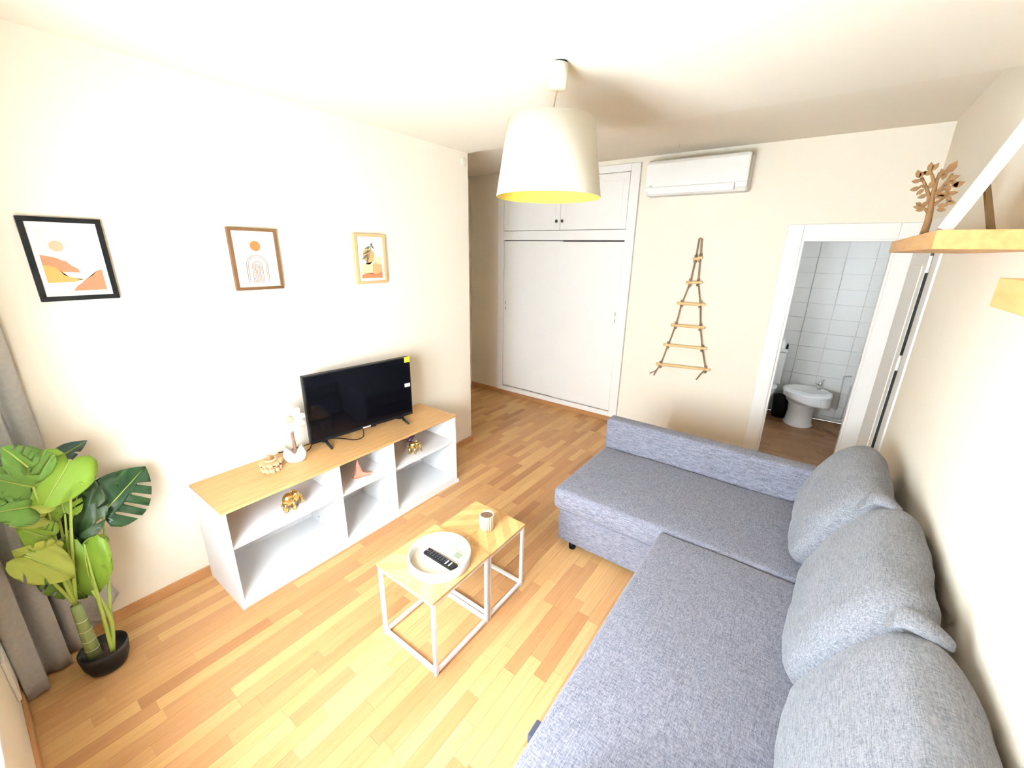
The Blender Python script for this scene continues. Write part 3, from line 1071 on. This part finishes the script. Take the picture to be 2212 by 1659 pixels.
bmf = [('frame_side', 0, .02, 0, .36), ('frame_side', .24, .26, 0, .36), ('frame_rail', .02, .24, 0, .02), ('frame_rail', .02, .24, .34, .36)]
for nm, a0, a1, b0, b1 in bmf:
    fbox(nm, a0, a1, b0, b1, -.012, .024, mat('frame_white', (.87, .87, .86), .4))
fbox('backing', .02, .24, .02, .34, .006, .012, mat('mdf', (.30, .19, .09), .7))
f0 = Vector((3.028, 1.98, tz)) - O
f1 = at(2131, 392, 1, 2.0) - O
bm = bmesh.new()
dd = (f0 - f1).normalized()
wv = Vector((.6, .8, 0)) * .018
tv_ = dd.cross(wv).normalized() * .003
for q in ((f1 - wv * .8, f1 + wv * .8, f0 + wv, f0 - wv),):
    vs = [bm.verts.new(v + tv_) for v in q] + [bm.verts.new(v - tv_) for v in q]
    for f in ((0, 1, 2, 3), (7, 6, 5, 4), (0, 4, 5, 1), (1, 5, 6, 2), (2, 6, 7, 3), (3, 7, 4, 0)):
        bm.faces.new([vs[i] for i in f])
o = obj('strut', bm, mat('strut_brown', (.20, .12, .045), .7), pf)
o['label'] = 'brown easel strut'

# ------------------------------------------------------------------ corner sofa
sf = thing('corner_sofa', 'blue-grey fabric corner sofa with chaise along the right wall', 'sofa', (2.3, 1.8, 0))
so = Vector((2.3, 1.8, 0))


def soft(name, x0, x1, y0, y1, z0, z1, r, m=SOFA, deform=None, parent=None, origin=so):
    c = Vector(((x0 + x1) / 2, (y0 + y1) / 2, (z0 + z1) / 2))
    bm = rbox(x1 - x0, y1 - y0, z1 - z0, r, 10, deform)
    o = obj(name, bm, m, parent or sf, True)
    o.location = c - origin
    return o


def puff(hx, hy, hz, amt, seed, wr=.004):
    def f(p):
        u, v = p.x / hx, p.y / hy
        k = (p.z + hz) / (2 * hz)
        n = noise.noise(Vector((p.x * 6 + seed, p.y * 6, seed))) * wr + noise.noise(Vector((p.x * 2.4, p.y * 2.4 + seed, 1))) * wr * 1.5
        return Vector((p.x, p.y, p.z + k * (amt * (1 - u ** 4) * (1 - v ** 4) + n)))
    return f


# chaise: base, thick top cushion, far side panel; seat block; back
soft('chaise_base', 1.522, 3.0, 2.098, 2.86, .05, .278, .012)
soft('chaise_seat', 1.485, 2.98, 2.068, 2.862, .289, .437, .034, SOFA, puff(.75, .4, .075, .006, 3))
soft('side_panel', 1.480, 3.03, 2.864, 2.985, .05, .662, .022)
soft('seat_base', 2.20, 3.0, .68, 2.084, .05, .283, .012)
soft('seat_cushion', 2.175, 2.98, .665, 2.062, .287, .440, .026, SOFA, puff(.4, .7, .075, .008, 9, .005))
soft('backrest', 3.005, 3.075, .68, 2.862, .05, .62, .02)
soft('armrest', 2.30, 3.03, .56, .662, .05, .62, .02)
obj('pull_tab', B(2.150 - so.x, 2.178 - so.x, .80 - so.y, .86 - so.y, .350, .395, .004), SOFA_DARK, sf)
for fx, fy in ((1.62, 2.13), (1.62, 2.90), (2.3, .75), (2.9, .75), (2.9, 2.8)):
    bm = bmesh.new()
    lathe(bm, [(.022, 0), (.025, .05)], 14, c=(fx - so.x, fy - so.y, 0))
    obj('foot', bm, BLACK, sf, True)


def cushion(label, y0, y1, dx, yaw, seed, top=0.0):
    """box cushion: a leaning rounded profile swept along the sofa, closed by soft ends"""
    yc = (y0 + y1) / 2
    c = thing('back_cushion', label, 'cushion', (2.93 + dx, yc, .44), (0, 0, yaw), 'loose back cushions on the corner sofa')
    prof = [(-.13, .006), (-.165, .05), (-.165, .12), (-.135, .21), (-.10, .30), (-.055, .385), (.0, .45 + top), (.06, .485 + top), (.115, .475 + top), (.155, .43 + top), (.16, .35), (.135, .26), (.068, .20), (.062, .10), (.05, .02), (-.02, .004)]
    P3 = smoothcurve([(x, 0, z) for x, z in prof + [prof[0]]], 3)[:-1]
    cen = Vector((.0, 0, .23))
    N = 34
    hw_ = (y1 - y0) / 2
    bm = bmesh.new()
    rings = []
    for i in range(N + 1):
        u = -1 + 2 * i / N
        u = math.sin(u * PI / 2) * .8 + u * .2
        k = max(0.0, 1 - abs(u) ** 9) ** .38
        k = .30 + .70 * k
        ring = []
        for q in P3:
            r = q - cen
            bow = .016 * (1 - u * u) * (1 if r.x < .03 else .3)
            n = noise.noise(Vector((u * 2.3 + seed, q.z * 7, q.x * 5))) * .012 + noise.noise(Vector((u * 6 + seed, q.z * 11, q.x * 9))) * .005
            n += .006 * math.sin(26 * q.z + 9 * u + seed) * max(0, abs(u) - .5)
            p = cen + r * k + r.normalized() * (bow + n) * k
            p.z = max(p.z, .004)
            ring.append(bm.verts.new((p.x, u * hw_, p.z)))
        rings.append(ring)
    for a_, b_ in zip(rings, rings[1:]):
        for j in range(len(P3)):
            bm.faces.new((a_[j], a_[(j + 1) % len(P3)], b_[(j + 1) % len(P3)], b_[j]))
    bm.faces.new(rings[0])
    bm.faces.new(rings[-1])
    obj('cushion_body', bm, CUSH, c, True)
    return c, hw_


def flap(cu, pts, r0):
    """loose fold of the cover sticking out of the near upper corner of a cushion"""
    parent, hw_ = cu
    P3 = smoothcurve(pts, 5)
    bm = bmesh.new()
    rows = []
    n = 12
    for i, q in enumerate(P3):
        t = i / (len(P3) - 1)
        r = r0 * (.55 + .6 * math.sin(PI * min(1, .2 + .8 * t)) ** .7)
        row = []
        for j in range(n):
            a = 2 * PI * j / n
            row.append(bm.verts.new((q[0] + r * .25 * math.sin(a), q[1] + r * 1.25 * math.cos(a), q[2] + r * .62 * math.sin(a) - r * .35 * max(0, -math.cos(a)))))
        rows.append(row)
    for a_, b_ in zip(rows, rows[1:]):
        for j in range(n):
            bm.faces.new((a_[j], a_[(j + 1) % n], b_[(j + 1) % n], b_[j]))
    o = obj('cover_flap', bm, CUSH, parent, True)
    o.modifiers.new('thickness', 'SOLIDIFY').thickness = .005
    return o


c1 = cushion('puffy grey back cushion in the far corner above the chaise', 2.135, 2.858, -.005, .0, 1.3)
c2 = cushion('middle grey back cushion of the three along the wall', 1.405, 2.130, .034, -.06, 5.1, .02)
c3 = cushion('nearest grey back cushion at the bottom right corner', .67, 1.400, .047, .0, 9.7, .02)
for cu, yy, pix, rr in ((c1, 2.075, [(1862, 1088), (1886, 1076), (1916, 1082), (1947, 1104)], .026), (c2, 1.37, [(1945, 1345), (1985, 1340), (2035, 1365), (2086, 1402)], .026)):
    flap(cu, [at(a_, b_, 1, yy) - cu[0].location for a_, b_ in pix], rr)

# ------------------------------------------------------------------ coffee tables


def table(label, x0, x1, y0, y1, h):
    t = thing('side_table', label, 'table', (x0, y0, 0), (0, 0, 0), 'pair of square side tables')
    w, d = x1 - x0, y1 - y0
    b = .017
    tp_ = obj('tabletop', B(0, w, 0, d, h - .014, h - .001, .001, 1), TABLEWOOD, t)
    # herringbone veneer fields of the top
    hw_ = w / 2
    ns = 5
    for k in range(-ns, 2 * ns):
        for sgn in (0, 1):
            y_ = k * d / ns
            poly = [(0 if sgn == 0 else hw_, y_), (hw_ if sgn == 0 else w, y_ + (hw_ if sgn == 0 else -hw_)), (hw_ if sgn == 0 else w, y_ + (hw_ if sgn == 0 else -hw_) + d / ns), (0 if sgn == 0 else hw_, y_ + d / ns)]
            if sgn == 1:
                poly = [(hw_, y_ + hw_), (w, y_), (w, y_ + d / ns), (hw_, y_ + hw_ + d / ns)]
            # clip in y to the top
            cl = []
            for lim, sg in ((0, 1), (d, -1)):
                src = poly if sg == 1 else cl
                out = []
                for i in range(len(src)):
                    p_, q_ = src[i], src[(i + 1) % len(src)]
                    ip, iq = (p_[1] - lim) * sg >= 0, (q_[1] - lim) * sg >= 0
                    if ip:
                        out.append(p_)
                    if ip != iq:
                        f = (lim - p_[1]) / (q_[1] - p_[1])
                        out.append((p_[0] + (q_[0] - p_[0]) * f, lim))
                cl = out
                if not cl:
                    break
            if len(cl) < 3 or abs(sum(cl[i][0] * cl[(i + 1) % len(cl)][1] - cl[(i + 1) % len(cl)][0] * cl[i][1] for i in range(len(cl)))) < 1e-4:
                continue
            bm = bmesh.new()
            prism(bm, cl, lambda u, v, dd_: (u, v, h - .001 + dd_), .001)
            obj('veneer_slat', bm, TABLEWOOD if (k + sgn) % 2 else TABLEWOODX, tp_)
    for lx in (0.004, w - b - .004):
        for ly in (0.004, d - b - .004):
            obj('leg', B(lx, lx + b, ly, ly + b, 0, h - .014, .001, 1), WHITE_METAL, t)
    for z0 in (.012, h - .014 - b):
        for ly in (.004, d - b - .004):
            obj('rail', B(.004 + b, w - b - .004, ly, ly + b, z0, z0 + b, .001, 1), WHITE_METAL, t)
        for lx in (.004, w - b - .004):
            obj('rail', B(lx, lx + b, .004 + b, d - b - .004, z0, z0 + b, .001, 1), WHITE_METAL, t)
    return t


TH = .436
table('square side table with oak veneer top carrying the white tray', 1.160, 1.553, .950, 1.338, TH)
table('slightly lower oak side table carrying the ribbed cup', 1.178, 1.548, 1.342, 1.662, .424)

# tray with two remotes
tc = at(950, 1204, 2, TH + .02)
ty = thing('round_tray', 'round white tray with raised rim on the nearer side table', 'tray', (tc.x, tc.y, TH))
TR = .152
bm = bmesh.new()
lathe(bm, [(TR - .004, 0), (TR, .006), (TR, .052), (TR - .003, .055), (TR - .009, .052), (TR - .009, .010), (TR - .012, .007), (.001, .007)], 56)
obj('tray_body', bm, mat('tray_white', (.85, .84, .80), .5), ty, True)
bm = bmesh.new()
lathe(bm, [(.001, .0072), (TR - .012, .0072), (TR - .012, .0082), (.001, .0082)], 48, cap=False)
obj('tray_base', bm, mat('tray_pale_wood', (.78, .68, .50), .5), ty)
tzz = TH + .0085
a, b = at(921, 1188, 2, tzz + .012), at(983, 1226, 2, tzz + .012)
d = b - a
rm = thing('tv_remote', 'black remote control lying in the white tray', 'remote', ((a + b) / 2).to_tuple()[:2] + (tzz,), (0, 0, math.atan2(d.y, d.x)))
rl_ = d.length / 2
obj('remote_body', B(-rl_, rl_, -.021, .021, 0, .016, .004), BLACK, rm)
for k in range(7):
    for q in (-.011, 0, .011):
        obj('button', B(-rl_ + .02 + k * .018, -rl_ + .028 + k * .018, q - .003, q + .003, .016, .018), mat('button_grey', (.06, .06, .07), .5), rm)
obj('red_button', B(-rl_ + .006, -rl_ + .014, -.004, .004, .016, .018), mat('button_red', (.4, .12, .15), .5), rm)
for q in (.03, .052):
    obj('key_label', B(rl_ - q - .003, rl_ - q + .003, -.016, .012, .016, .0175), PLASTIC, rm)
a, b = at(950, 1180, 2, tzz + .012), at(1000, 1207, 2, tzz + .012)
d = b - a
r2 = thing('ac_remote', 'white remote control with grey display beside the black one', 'remote', ((a + b) / 2).to_tuple()[:2] + (tzz,), (0, 0, math.atan2(d.y, d.x)))
rl_ = d.length / 2
obj('remote_body', B(-rl_, rl_, -.026, .026, 0, .016, .004), PLASTIC, r2)
obj('display', B(rl_ - .052, rl_ - .012, -.018, .018, .016, .017), mat('lcd_green', (.22, .25, .17), .3), r2)
for k in range(3):
    obj('button', B(-rl_ + .015 + k * .02, -rl_ + .027 + k * .02, -.008, .008, .016, .018), mat('button_white', (.7, .7, .68), .5), r2)

# ribbed cup
cp = at(1052, 1140, 2, .424)
cup = thing('ribbed_cup', 'ribbed cream cup with brown candle wax on the lower table', 'cup', (cp.x, cp.y, .424))
bm = bmesh.new()
n = 80
prev = None
for r, z in ((.036, 0), (.037, .004), (.040, .06), (.0405, .09), (.034, .09), (.034, .078)):
    ring = []
    for k in range(n):
        rr = r + (.0028 * math.cos(20 * 2 * PI * k / n) if r > .0345 else 0)
        ring.append(bm.verts.new((rr * math.cos(2 * PI * k / n), rr * math.sin(2 * PI * k / n), z)))
    if prev:
        for k in range(n):
            bm.faces.new((prev[k], prev[(k + 1) % n], ring[(k + 1) % n], ring[k]))
    else:
        bm.faces.new(ring)
    prev = ring
obj('cup_body', bm, mat('cup_cream', (.60, .44, .27), .6), cup, True)
bm = bmesh.new()
lathe(bm, [(.034, .076), (.034, .0795), (.001, .0785)], 32)
obj('wax', bm, mat('wax_brown', (.20, .13, .10), .6), cup, True)
obj('wick', T([(0, 0, .079), (.001, 0, .088)], .0012, 6), BLACK, cup)

# ------------------------------------------------------------------ curtain in the near left corner
cur = thing('curtain', 'long grey curtain gathered in the near left corner behind the plant', 'curtain', (.15, -.05, 0))
path = smoothcurve([(.028, .118, 0), (.05, .075, 0), (.035, .04, 0), (.075, .03, 0), (.085, .0, 0), (.06, -.03, 0), (.095, -.05, 0), (.135, -.03, 0), (.15, -.06, 0), (.12, -.10, 0), (.155, -.125, 0), (.20, -.10, 0), (.225, -.13, 0), (.22, -.165, 0)], 6)
bm = bmesh.new()
rows = []
NZ = 36
for j in range(NZ + 1):
    z = .012 + (2.42 - .012) * j / NZ
    row = []
    for i, q in enumerate(path):
        s = i / (len(path) - 1)
        spread = 1 + .18 * max(0, 1 - z / 1.2)
        zz = z
        if j == 0:
            zz += .16 * max(0, 1 - s / .14) + .004 * math.sin(i)
        if j <= 3 and j > 0:
            zz += .16 * max(0, 1 - s / .14) * (1 - j / 4)
        flare = .05 * max(0, 1 - s / .12) * max(0, 1 - z / .7)
        w_ = .008 * math.sin(z * 5 + i * .5)
        x_, y_ = .12 + (q.x - .12) * spread + w_, -.03 + (q.y + .03) * spread + flare
        x_ = max(.018, x_)
        y_ = max(YN + .016, y_)
        row.append(bm.verts.new((x_ - .15, y_ + .05, zz)))
    rows.append(row)
for a, b in zip(rows, rows[1:]):
    for i in range(len(path) - 1):
        bm.faces.new((a[i], a[i + 1], b[i + 1], b[i]))
o = obj('curtain_cloth', bm, CURTAIN, cur, True)
o.modifiers.new('thickness', 'SOLIDIFY').thickness = .003
rod = thing('curtain_rod', 'white curtain rod high on the window wall', 'curtain rod', (1.5, YN + .07, 2.45))
obj('pole', T([(-1.48, 0, 0), (1.4, 0, 0)], .012, 12), TRIM, rod, True)
for x in (-1.2, 0, 1.2):
    obj('bracket', T([(x, 0, 0), (x, -.07, 0)], .008, 8), TRIM, rod, True)

# low white box on the window wall
wbx = thing('wall_box', 'rounded white box fixed low on the window wall at the left edge', 'box', (.34, YN, .12))
obj('cover', B(-.17, .04, 0, .012, .02, .22, .005, 3), PLASTIC, wbx, True)

# ------------------------------------------------------------------ monstera
PX, PY = at(222, 1396, 2, .118).to_tuple()[:2]
pl = thing('potted_monstera', 'artificial monstera plant in a black bowl pot', 'plant', (PX, PY, 0))
bm = bmesh.new()
lathe(bm, [(.001, 0), (.045, 0), (.066, .012), (.080, .05), (.086, .10), (.086, .118), (.081, .118), (.079, .10), (.0, .085)], 40, cap=False)
obj('pot', bm, mat('pot_black', (.016, .016, .015), .6, noise_amt=.2, noise_scale=80), pl, True)
bm = bmesh.new()
lathe(bm, [(.001, .096), (.05, .095), (.079, .093)], 30, cap=False)
obj('soil', bm, mat('soil', (.05, .03, .02), .95, noise_amt=.6, noise_scale=60, bump=.8), pl, True)
STEM = mat('stem_green', (.24, .29, .10), .6)
STEML = mat('petiole_green', (.34, .44, .08), .5)
tb = at(205, 1415, 2, .1)
tb = Vector((tb.x - PX, tb.y - PY, .085))
tt_ = tb + Vector((-.005, .0, .30))
tru = obj('trunk', T([tb, tb + Vector((0, 0, .1)), tb + Vector((-.003, 0, .2)), tt_], [.026, .024, .021, .018], 14), STEM, pl, True)
for z in (.06, .11, .165, .22):
    bm = bmesh.new()
    lathe(bm, [(.0265 - z * .02, -.002), (.0275 - z * .02, 0), (.0265 - z * .02, .002)], 18, c=(tb.x - z * .012, tb.y, tb.z + z), cap=False)
    obj('node_ring', bm, mat('node_pale', (.7, .72, .5), .6), tru, True)


def leaf_outline(slits=4, deep=.62):
    """one half of a monstera blade, y = 0 is the midrib; base at (0,0), tip at (1,0)"""
    pts = [(0.06, 0.0), (-.08, .10), (-.14, .24), (-.08, .37)]
    def edge(t):
        return Vector((-.08 + 1.08 * t, .50 * math.sin(PI * (.26 + .74 * t)) ** .85 + .0))
    for k in range(slits + 1):
        t0, t1 = .05 + .9 * k / (slits + 1), .05 + .9 * (k + 1) / (slits + 1)
        for f in ((.3, .55, .86) if k else (.1, .5, .86)):
            e = edge(t0 + (t1 - t0) * f)
            pts.append((e.x, max(e.y, .0)))
        if k < slits:
            e = edge(t1)
            inn = Vector((e.x - .10, e.y * (1 - deep)))
            q0, q1 = edge(t1 - .016), edge(t1 + .045)
            pts.append((q0.x, q0.y))
            pts.append((inn.x + .0, inn.y + .02))
            pts.append((inn.x + .02, inn.y - .004))
            pts.append((inn.x + .045, inn.y + .02))
            pts.append((q1.x, q1.y))
    pts.append((1.0, 0.0))
    return pts


def monstera_leaf(base, tip, width, m, tilt=0.0, curl=.12, slits=4, deep=.62, stem_from=None, fold=.10):
    base, tip = Vector(base), Vector(tip)
    ax = tip - base
    L = ax.length
    ax = ax.normalized()
    view = (CAM - (base + tip) / 2).normalized()
    side = ax.cross(view).normalized()
    nn = side.cross(ax)
    rot = Matrix.Rotation(tilt, 3, ax)
    side, nn = rot @ side, rot @ nn
    half = leaf_outline(slits, deep)
    bm = bmesh.new()
    for sg in (1, -1):
        vs = [bm.verts.new((x, sg * y * (1 + .06 * sg), 0)) for x, y in half]
        f = bm.faces.new(vs)
        bmesh.ops.triangulate(bm, faces=[f], ngon_method='EAR_CLIP')
    bmesh.ops.remove_doubles(bm, verts=bm.verts, dist=.0005)
    bmesh.ops.subdivide_edges(bm, edges=list(bm.edges), cuts=2, use_grid_fill=True)
    for v in bm.verts:
        x, y = v.co.x, v.co.y
        z = -curl * (x - .2) ** 2 * L - fold * abs(y) * L * (1 - .4 * abs(y)) * -1 - .12 * y * y * L + .012 * L * math.sin(9 * abs(y) + 14 * x)
        v.co = base + ax * (x * L) + side * (y * width) + nn * z - Vector((PX, PY, 0))
    o = obj('leaf', bm, m, pl, True)
    o.modifiers.new('thickness', 'SOLIDIFY').thickness = .0012
    rib = [base + ax * (L * t) + nn * (-curl * (t - .2) ** 2 * L + .002) - Vector((PX, PY, 0)) for t in (.02, .25, .5, .75, .95)]
    obj('midrib', T(rib, [.0035, .003, .0025, .002, .001], 6), STEML, o, True)
    if stem_from is not None:
        s = Vector(stem_from)
        b = base - Vector((PX, PY, 0))
        midp = (s + b) / 2 + Vector((0, 0, .03)) + (b - s).cross(Vector((0, 0, 1))) * .05
        pts = smoothcurve([s, midp, b], 6)
        obj('petiole', T(pts, [.0075 - .004 * k / (len(pts) - 1) for k in range(len(pts))], 8), STEML, o, True)
    return o


LD = mat('leaf_dark', (.018, .065, .02), .35, noise_amt=.4, noise_scale=14, trans=.1)
LO = mat('leaf_olive', (.03, .065, .015), .4, noise_amt=.4, noise_scale=14, trans=.1)
LM = mat('leaf_mid', (.14, .29, .05), .4, noise_amt=.4, noise_scale=12, trans=.2)
LL = mat('leaf_light', (.26, .42, .045), .45, noise_amt=.2, noise_scale=10, trans=.3)
LY_ = mat('leaf_yellow', (.44, .50, .09), .45, noise_amt=.15, noise_scale=10, trans=.3)
LB = mat('leaf_teal', (.02, .075, .065), .3, noise_amt=.3, noise_scale=14, trans=.05)
top_ = tt_
s2 = Vector((.055, .02, .1))


def lp_(px, py, x):
    return at(px, py, 0, x)


monstera_leaf(lp_(222, 1108, .20), lp_(316, 1007, .13), .25, LD, .2, .1, 4, .72, s2)
monstera_leaf(lp_(152, 992, .30), lp_(88, 1108, .36), .22, LL, -.25, .2, 3, .35, top_)
monstera_leaf(lp_(100, 1000, .18), lp_(191, 953, .14), .13, LB, .9, .1, 3, .5, top_)
monstera_leaf(lp_(76, 1035, .28), lp_(72, 962, .20), .17, LM, .5, .15, 4, .6, top_)
monstera_leaf(lp_(72, 1052, .34), lp_(-35, 1030, .36), .26, LM, -.2, .15, 4, .66, top_)
monstera_leaf(lp_(66, 1095, .36), lp_(-30, 1110, .42), .16, LM, .4, .15, 4, .6, top_)
monstera_leaf(lp_(150, 1150, .22), lp_(178, 1015, .14), .22, LO, -.35, .12, 3, .3, top_)
monstera_leaf(lp_(182, 1176, .30), lp_(196, 1300, .30), .20, LL, .5, .2, 3, .4, s2)
monstera_leaf(lp_(178, 1190, .27), lp_(240, 1168, .22), .14, LL, .75, .15, 4, .5, s2)
monstera_leaf(lp_(52, 1200, .40), lp_(172, 1245, .42), .15, LY_, -.3, .25, 2, .3, top_)
monstera_leaf(lp_(108, 1165, .34), lp_(45, 1140, .40), .13, LL, .4, .2, 4, .6, top_)
monstera_leaf(lp_(112, 1195, .36), lp_(30, 1195, .42), .11, LY_, -.5, .2, 3, .5, top_)
monstera_leaf(lp_(155, 1180, .24), lp_(184, 1138, .18), .09, LD, .3, .1, 3, .4, top_)
monstera_leaf(lp_(120, 1240, .28), lp_(190, 1295, .24), .13, LM, .3, .1, 3, .4, None)
monstera_leaf(lp_(60, 1010, .40), lp_(5, 965, .42), .12, LM, .6, .1, 4, .6, None)
monstera_leaf(lp_(95, 1120, .36), lp_(22, 1135, .44), .07, LY_, .3, .1, 2, .3, None)
monstera_leaf(lp_(112, 1150, .30), lp_(50, 1168, .36), .12, LL, -.2, .2, 3, .5, top_)
monstera_leaf(lp_(140, 1110, .26), lp_(118, 1040, .20), .12, LL, .3, .15, 4, .6, top_)
monstera_leaf(lp_(95, 1075, .30), lp_(40, 1100, .36), .14, LY_, .3, .2, 4, .6, top_)
obj('young_shoot', T(smoothcurve([s2 + Vector((0, 0, -.01)), s2 + Vector((-.02, .03, .16)), s2 + Vector((-.035, .01, .33))], 6), .008, 8), STEML, pl, True)

# ------------------------------------------------------------------ bathroom fittings
bd = thing('bidet', 'white pedestal bidet with towel in the bathroom', 'bidet', (2.70, 5.74, 0))
bm = bmesh.new()
lathe(bm, [(.15, 0), (.15, .012), (.135, .03), (.125, .15), (.135, .25), (.17, .29)], 40, sx=1, sy=1.25)
obj('pedestal', bm, CERAMIC, bd, True)
bm = bmesh.new()
lathe(bm, [(.12, .26), (.20, .30), (.25, .36), (.262, .40), (.255, .41), (.225, .41), (.19, .35), (.10, .31), (.001, .30)], 48, sx=.92, sy=1.02, c=(.02, 0, 0))
obj('bowl', bm, CERAMIC, bd, True)
tp2 = thing('bidet_tap', 'chrome tap on the bidet rim', 'tap', (2.83, 5.90, .41))
bm = bmesh.new()
lathe(bm, [(.022, 0), (.022, .06), (.018, .085), (.004, .09)], 16)
obj('tap_body', bm, CHROME, tp2, True)
obj('spout', T([(0, 0, .05), (-.04, -.05, .07), (-.055, -.075, .05)], [.013, .011, .010], 10), CHROME, tp2, True)
obj('lever', T([(0, 0, .09), (.03, .01, .12)], [.008, .006], 8), CHROME, tp2, True)
# towel draped over the rim
bm = bmesh.new()
rows = []
for i in range(19):
    u = i / 18
    row = []
    for j in range(13):
        v = j / 12
        x = -.20 + .46 * u
        yv = -.27 * math.sqrt(max(0.02, 1 - ((x - .02) / .27) ** 2))
        if v < .5:
            y_, z_ = yv + .16 * (1 - v * 2), .418 + .004 * math.sin(8 * u)
        else:
            drop = (v - .5) * 2 * (.05 + .10 * u)
            y_, z_ = yv - .012 - .012 * math.sin(14 * u) * (v - .4), .418 - drop
        row.append(bm.verts.new((x, y_, z_)))
    rows.append(row)
for a, b in zip(rows, rows[1:]):
    for j in range(12):
        bm.faces.new((a[j], a[j + 1], b[j + 1], b[j]))
o = obj('towel', bm, mat('towel_white', (.80, .81, .84), .95, bump=.3, noise_scale=120), None, True)
o.location = (2.70, 5.74, 0)
o.modifiers.new('thickness', 'SOLIDIFY').thickness = .008
tag(o, 'white towel draped over the bidet rim', 'towel')

to = thing('toilet', 'white toilet with cistern beside the bathroom door edge', 'toilet', (2.24, 5.80, 0))
bm = bmesh.new()
lathe(bm, [(.12, 0), (.12, .02), (.105, .15), (.15, .3), (.18, .38), (.17, .40)], 36, sx=1, sy=1.35, c=(0, -.16, 0))
obj('bowl', bm, CERAMIC, to, True)
bm = bmesh.new()
lathe(bm, [(.185, .402), (.188, .41), (.185, .425), (.12, .43), (.001, .43)], 36, sx=1, sy=1.3, c=(0, -.16, 0))
obj('lid', bm, CERAMIC, to, True)
obj('cistern', B(-.2, .2, .02, .2, .40, .80, .02, 3), CERAMIC, to, True)
obj('cistern_lid', B(-.21, .21, .01, .21, .80, .83, .008), CERAMIC, to, True)
bt = thing('bottle', 'small white bottle on the toilet cistern', 'bottle', (2.385, 5.90, .83))
bm = bmesh.new()
lathe(bm, [(.022, 0), (.024, .01), (.024, .08), (.010, .095), (.010, .115)], 18)
obj('bottle_body', bm, PLASTIC, bt, True)
bt2 = thing('bottle', 'tiny dark bottle beside the white one on the cistern', 'bottle', (2.43, 5.92, .83))
bm = bmesh.new()
lathe(bm, [(.012, 0), (.012, .045), (.006, .055), (.006, .065)], 14)
obj('bottle_body', bm, BLACK, bt2, True)
bn = thing('waste_bin', 'black waste bin between toilet and bidet', 'bin', (2.50, 5.87, 0))
bm = bmesh.new()
lathe(bm, [(.085, 0), (.10, .26), (.094, .26), (.08, .01)], 28)
obj('bin_body', bm, BLACK, bn, True)
PIPE = mat('pipe_grey', (.52, .54, .57), .3)
for lab, pts in (('outer thin pipe running down the bathroom tiles', [(1840, 813), (1824, 813), (1806, 884), (1776, 877)]), ('inner thin pipe beside the outer pipe on the bathroom tiles', [(1838, 834), (1817, 906), (1768, 896)])):
    tag(obj('water_pipe', T([at(a, b, 1, BY1 - .016) for a, b in pts], .007, 8), PIPE, None, True), lab, 'pipe')
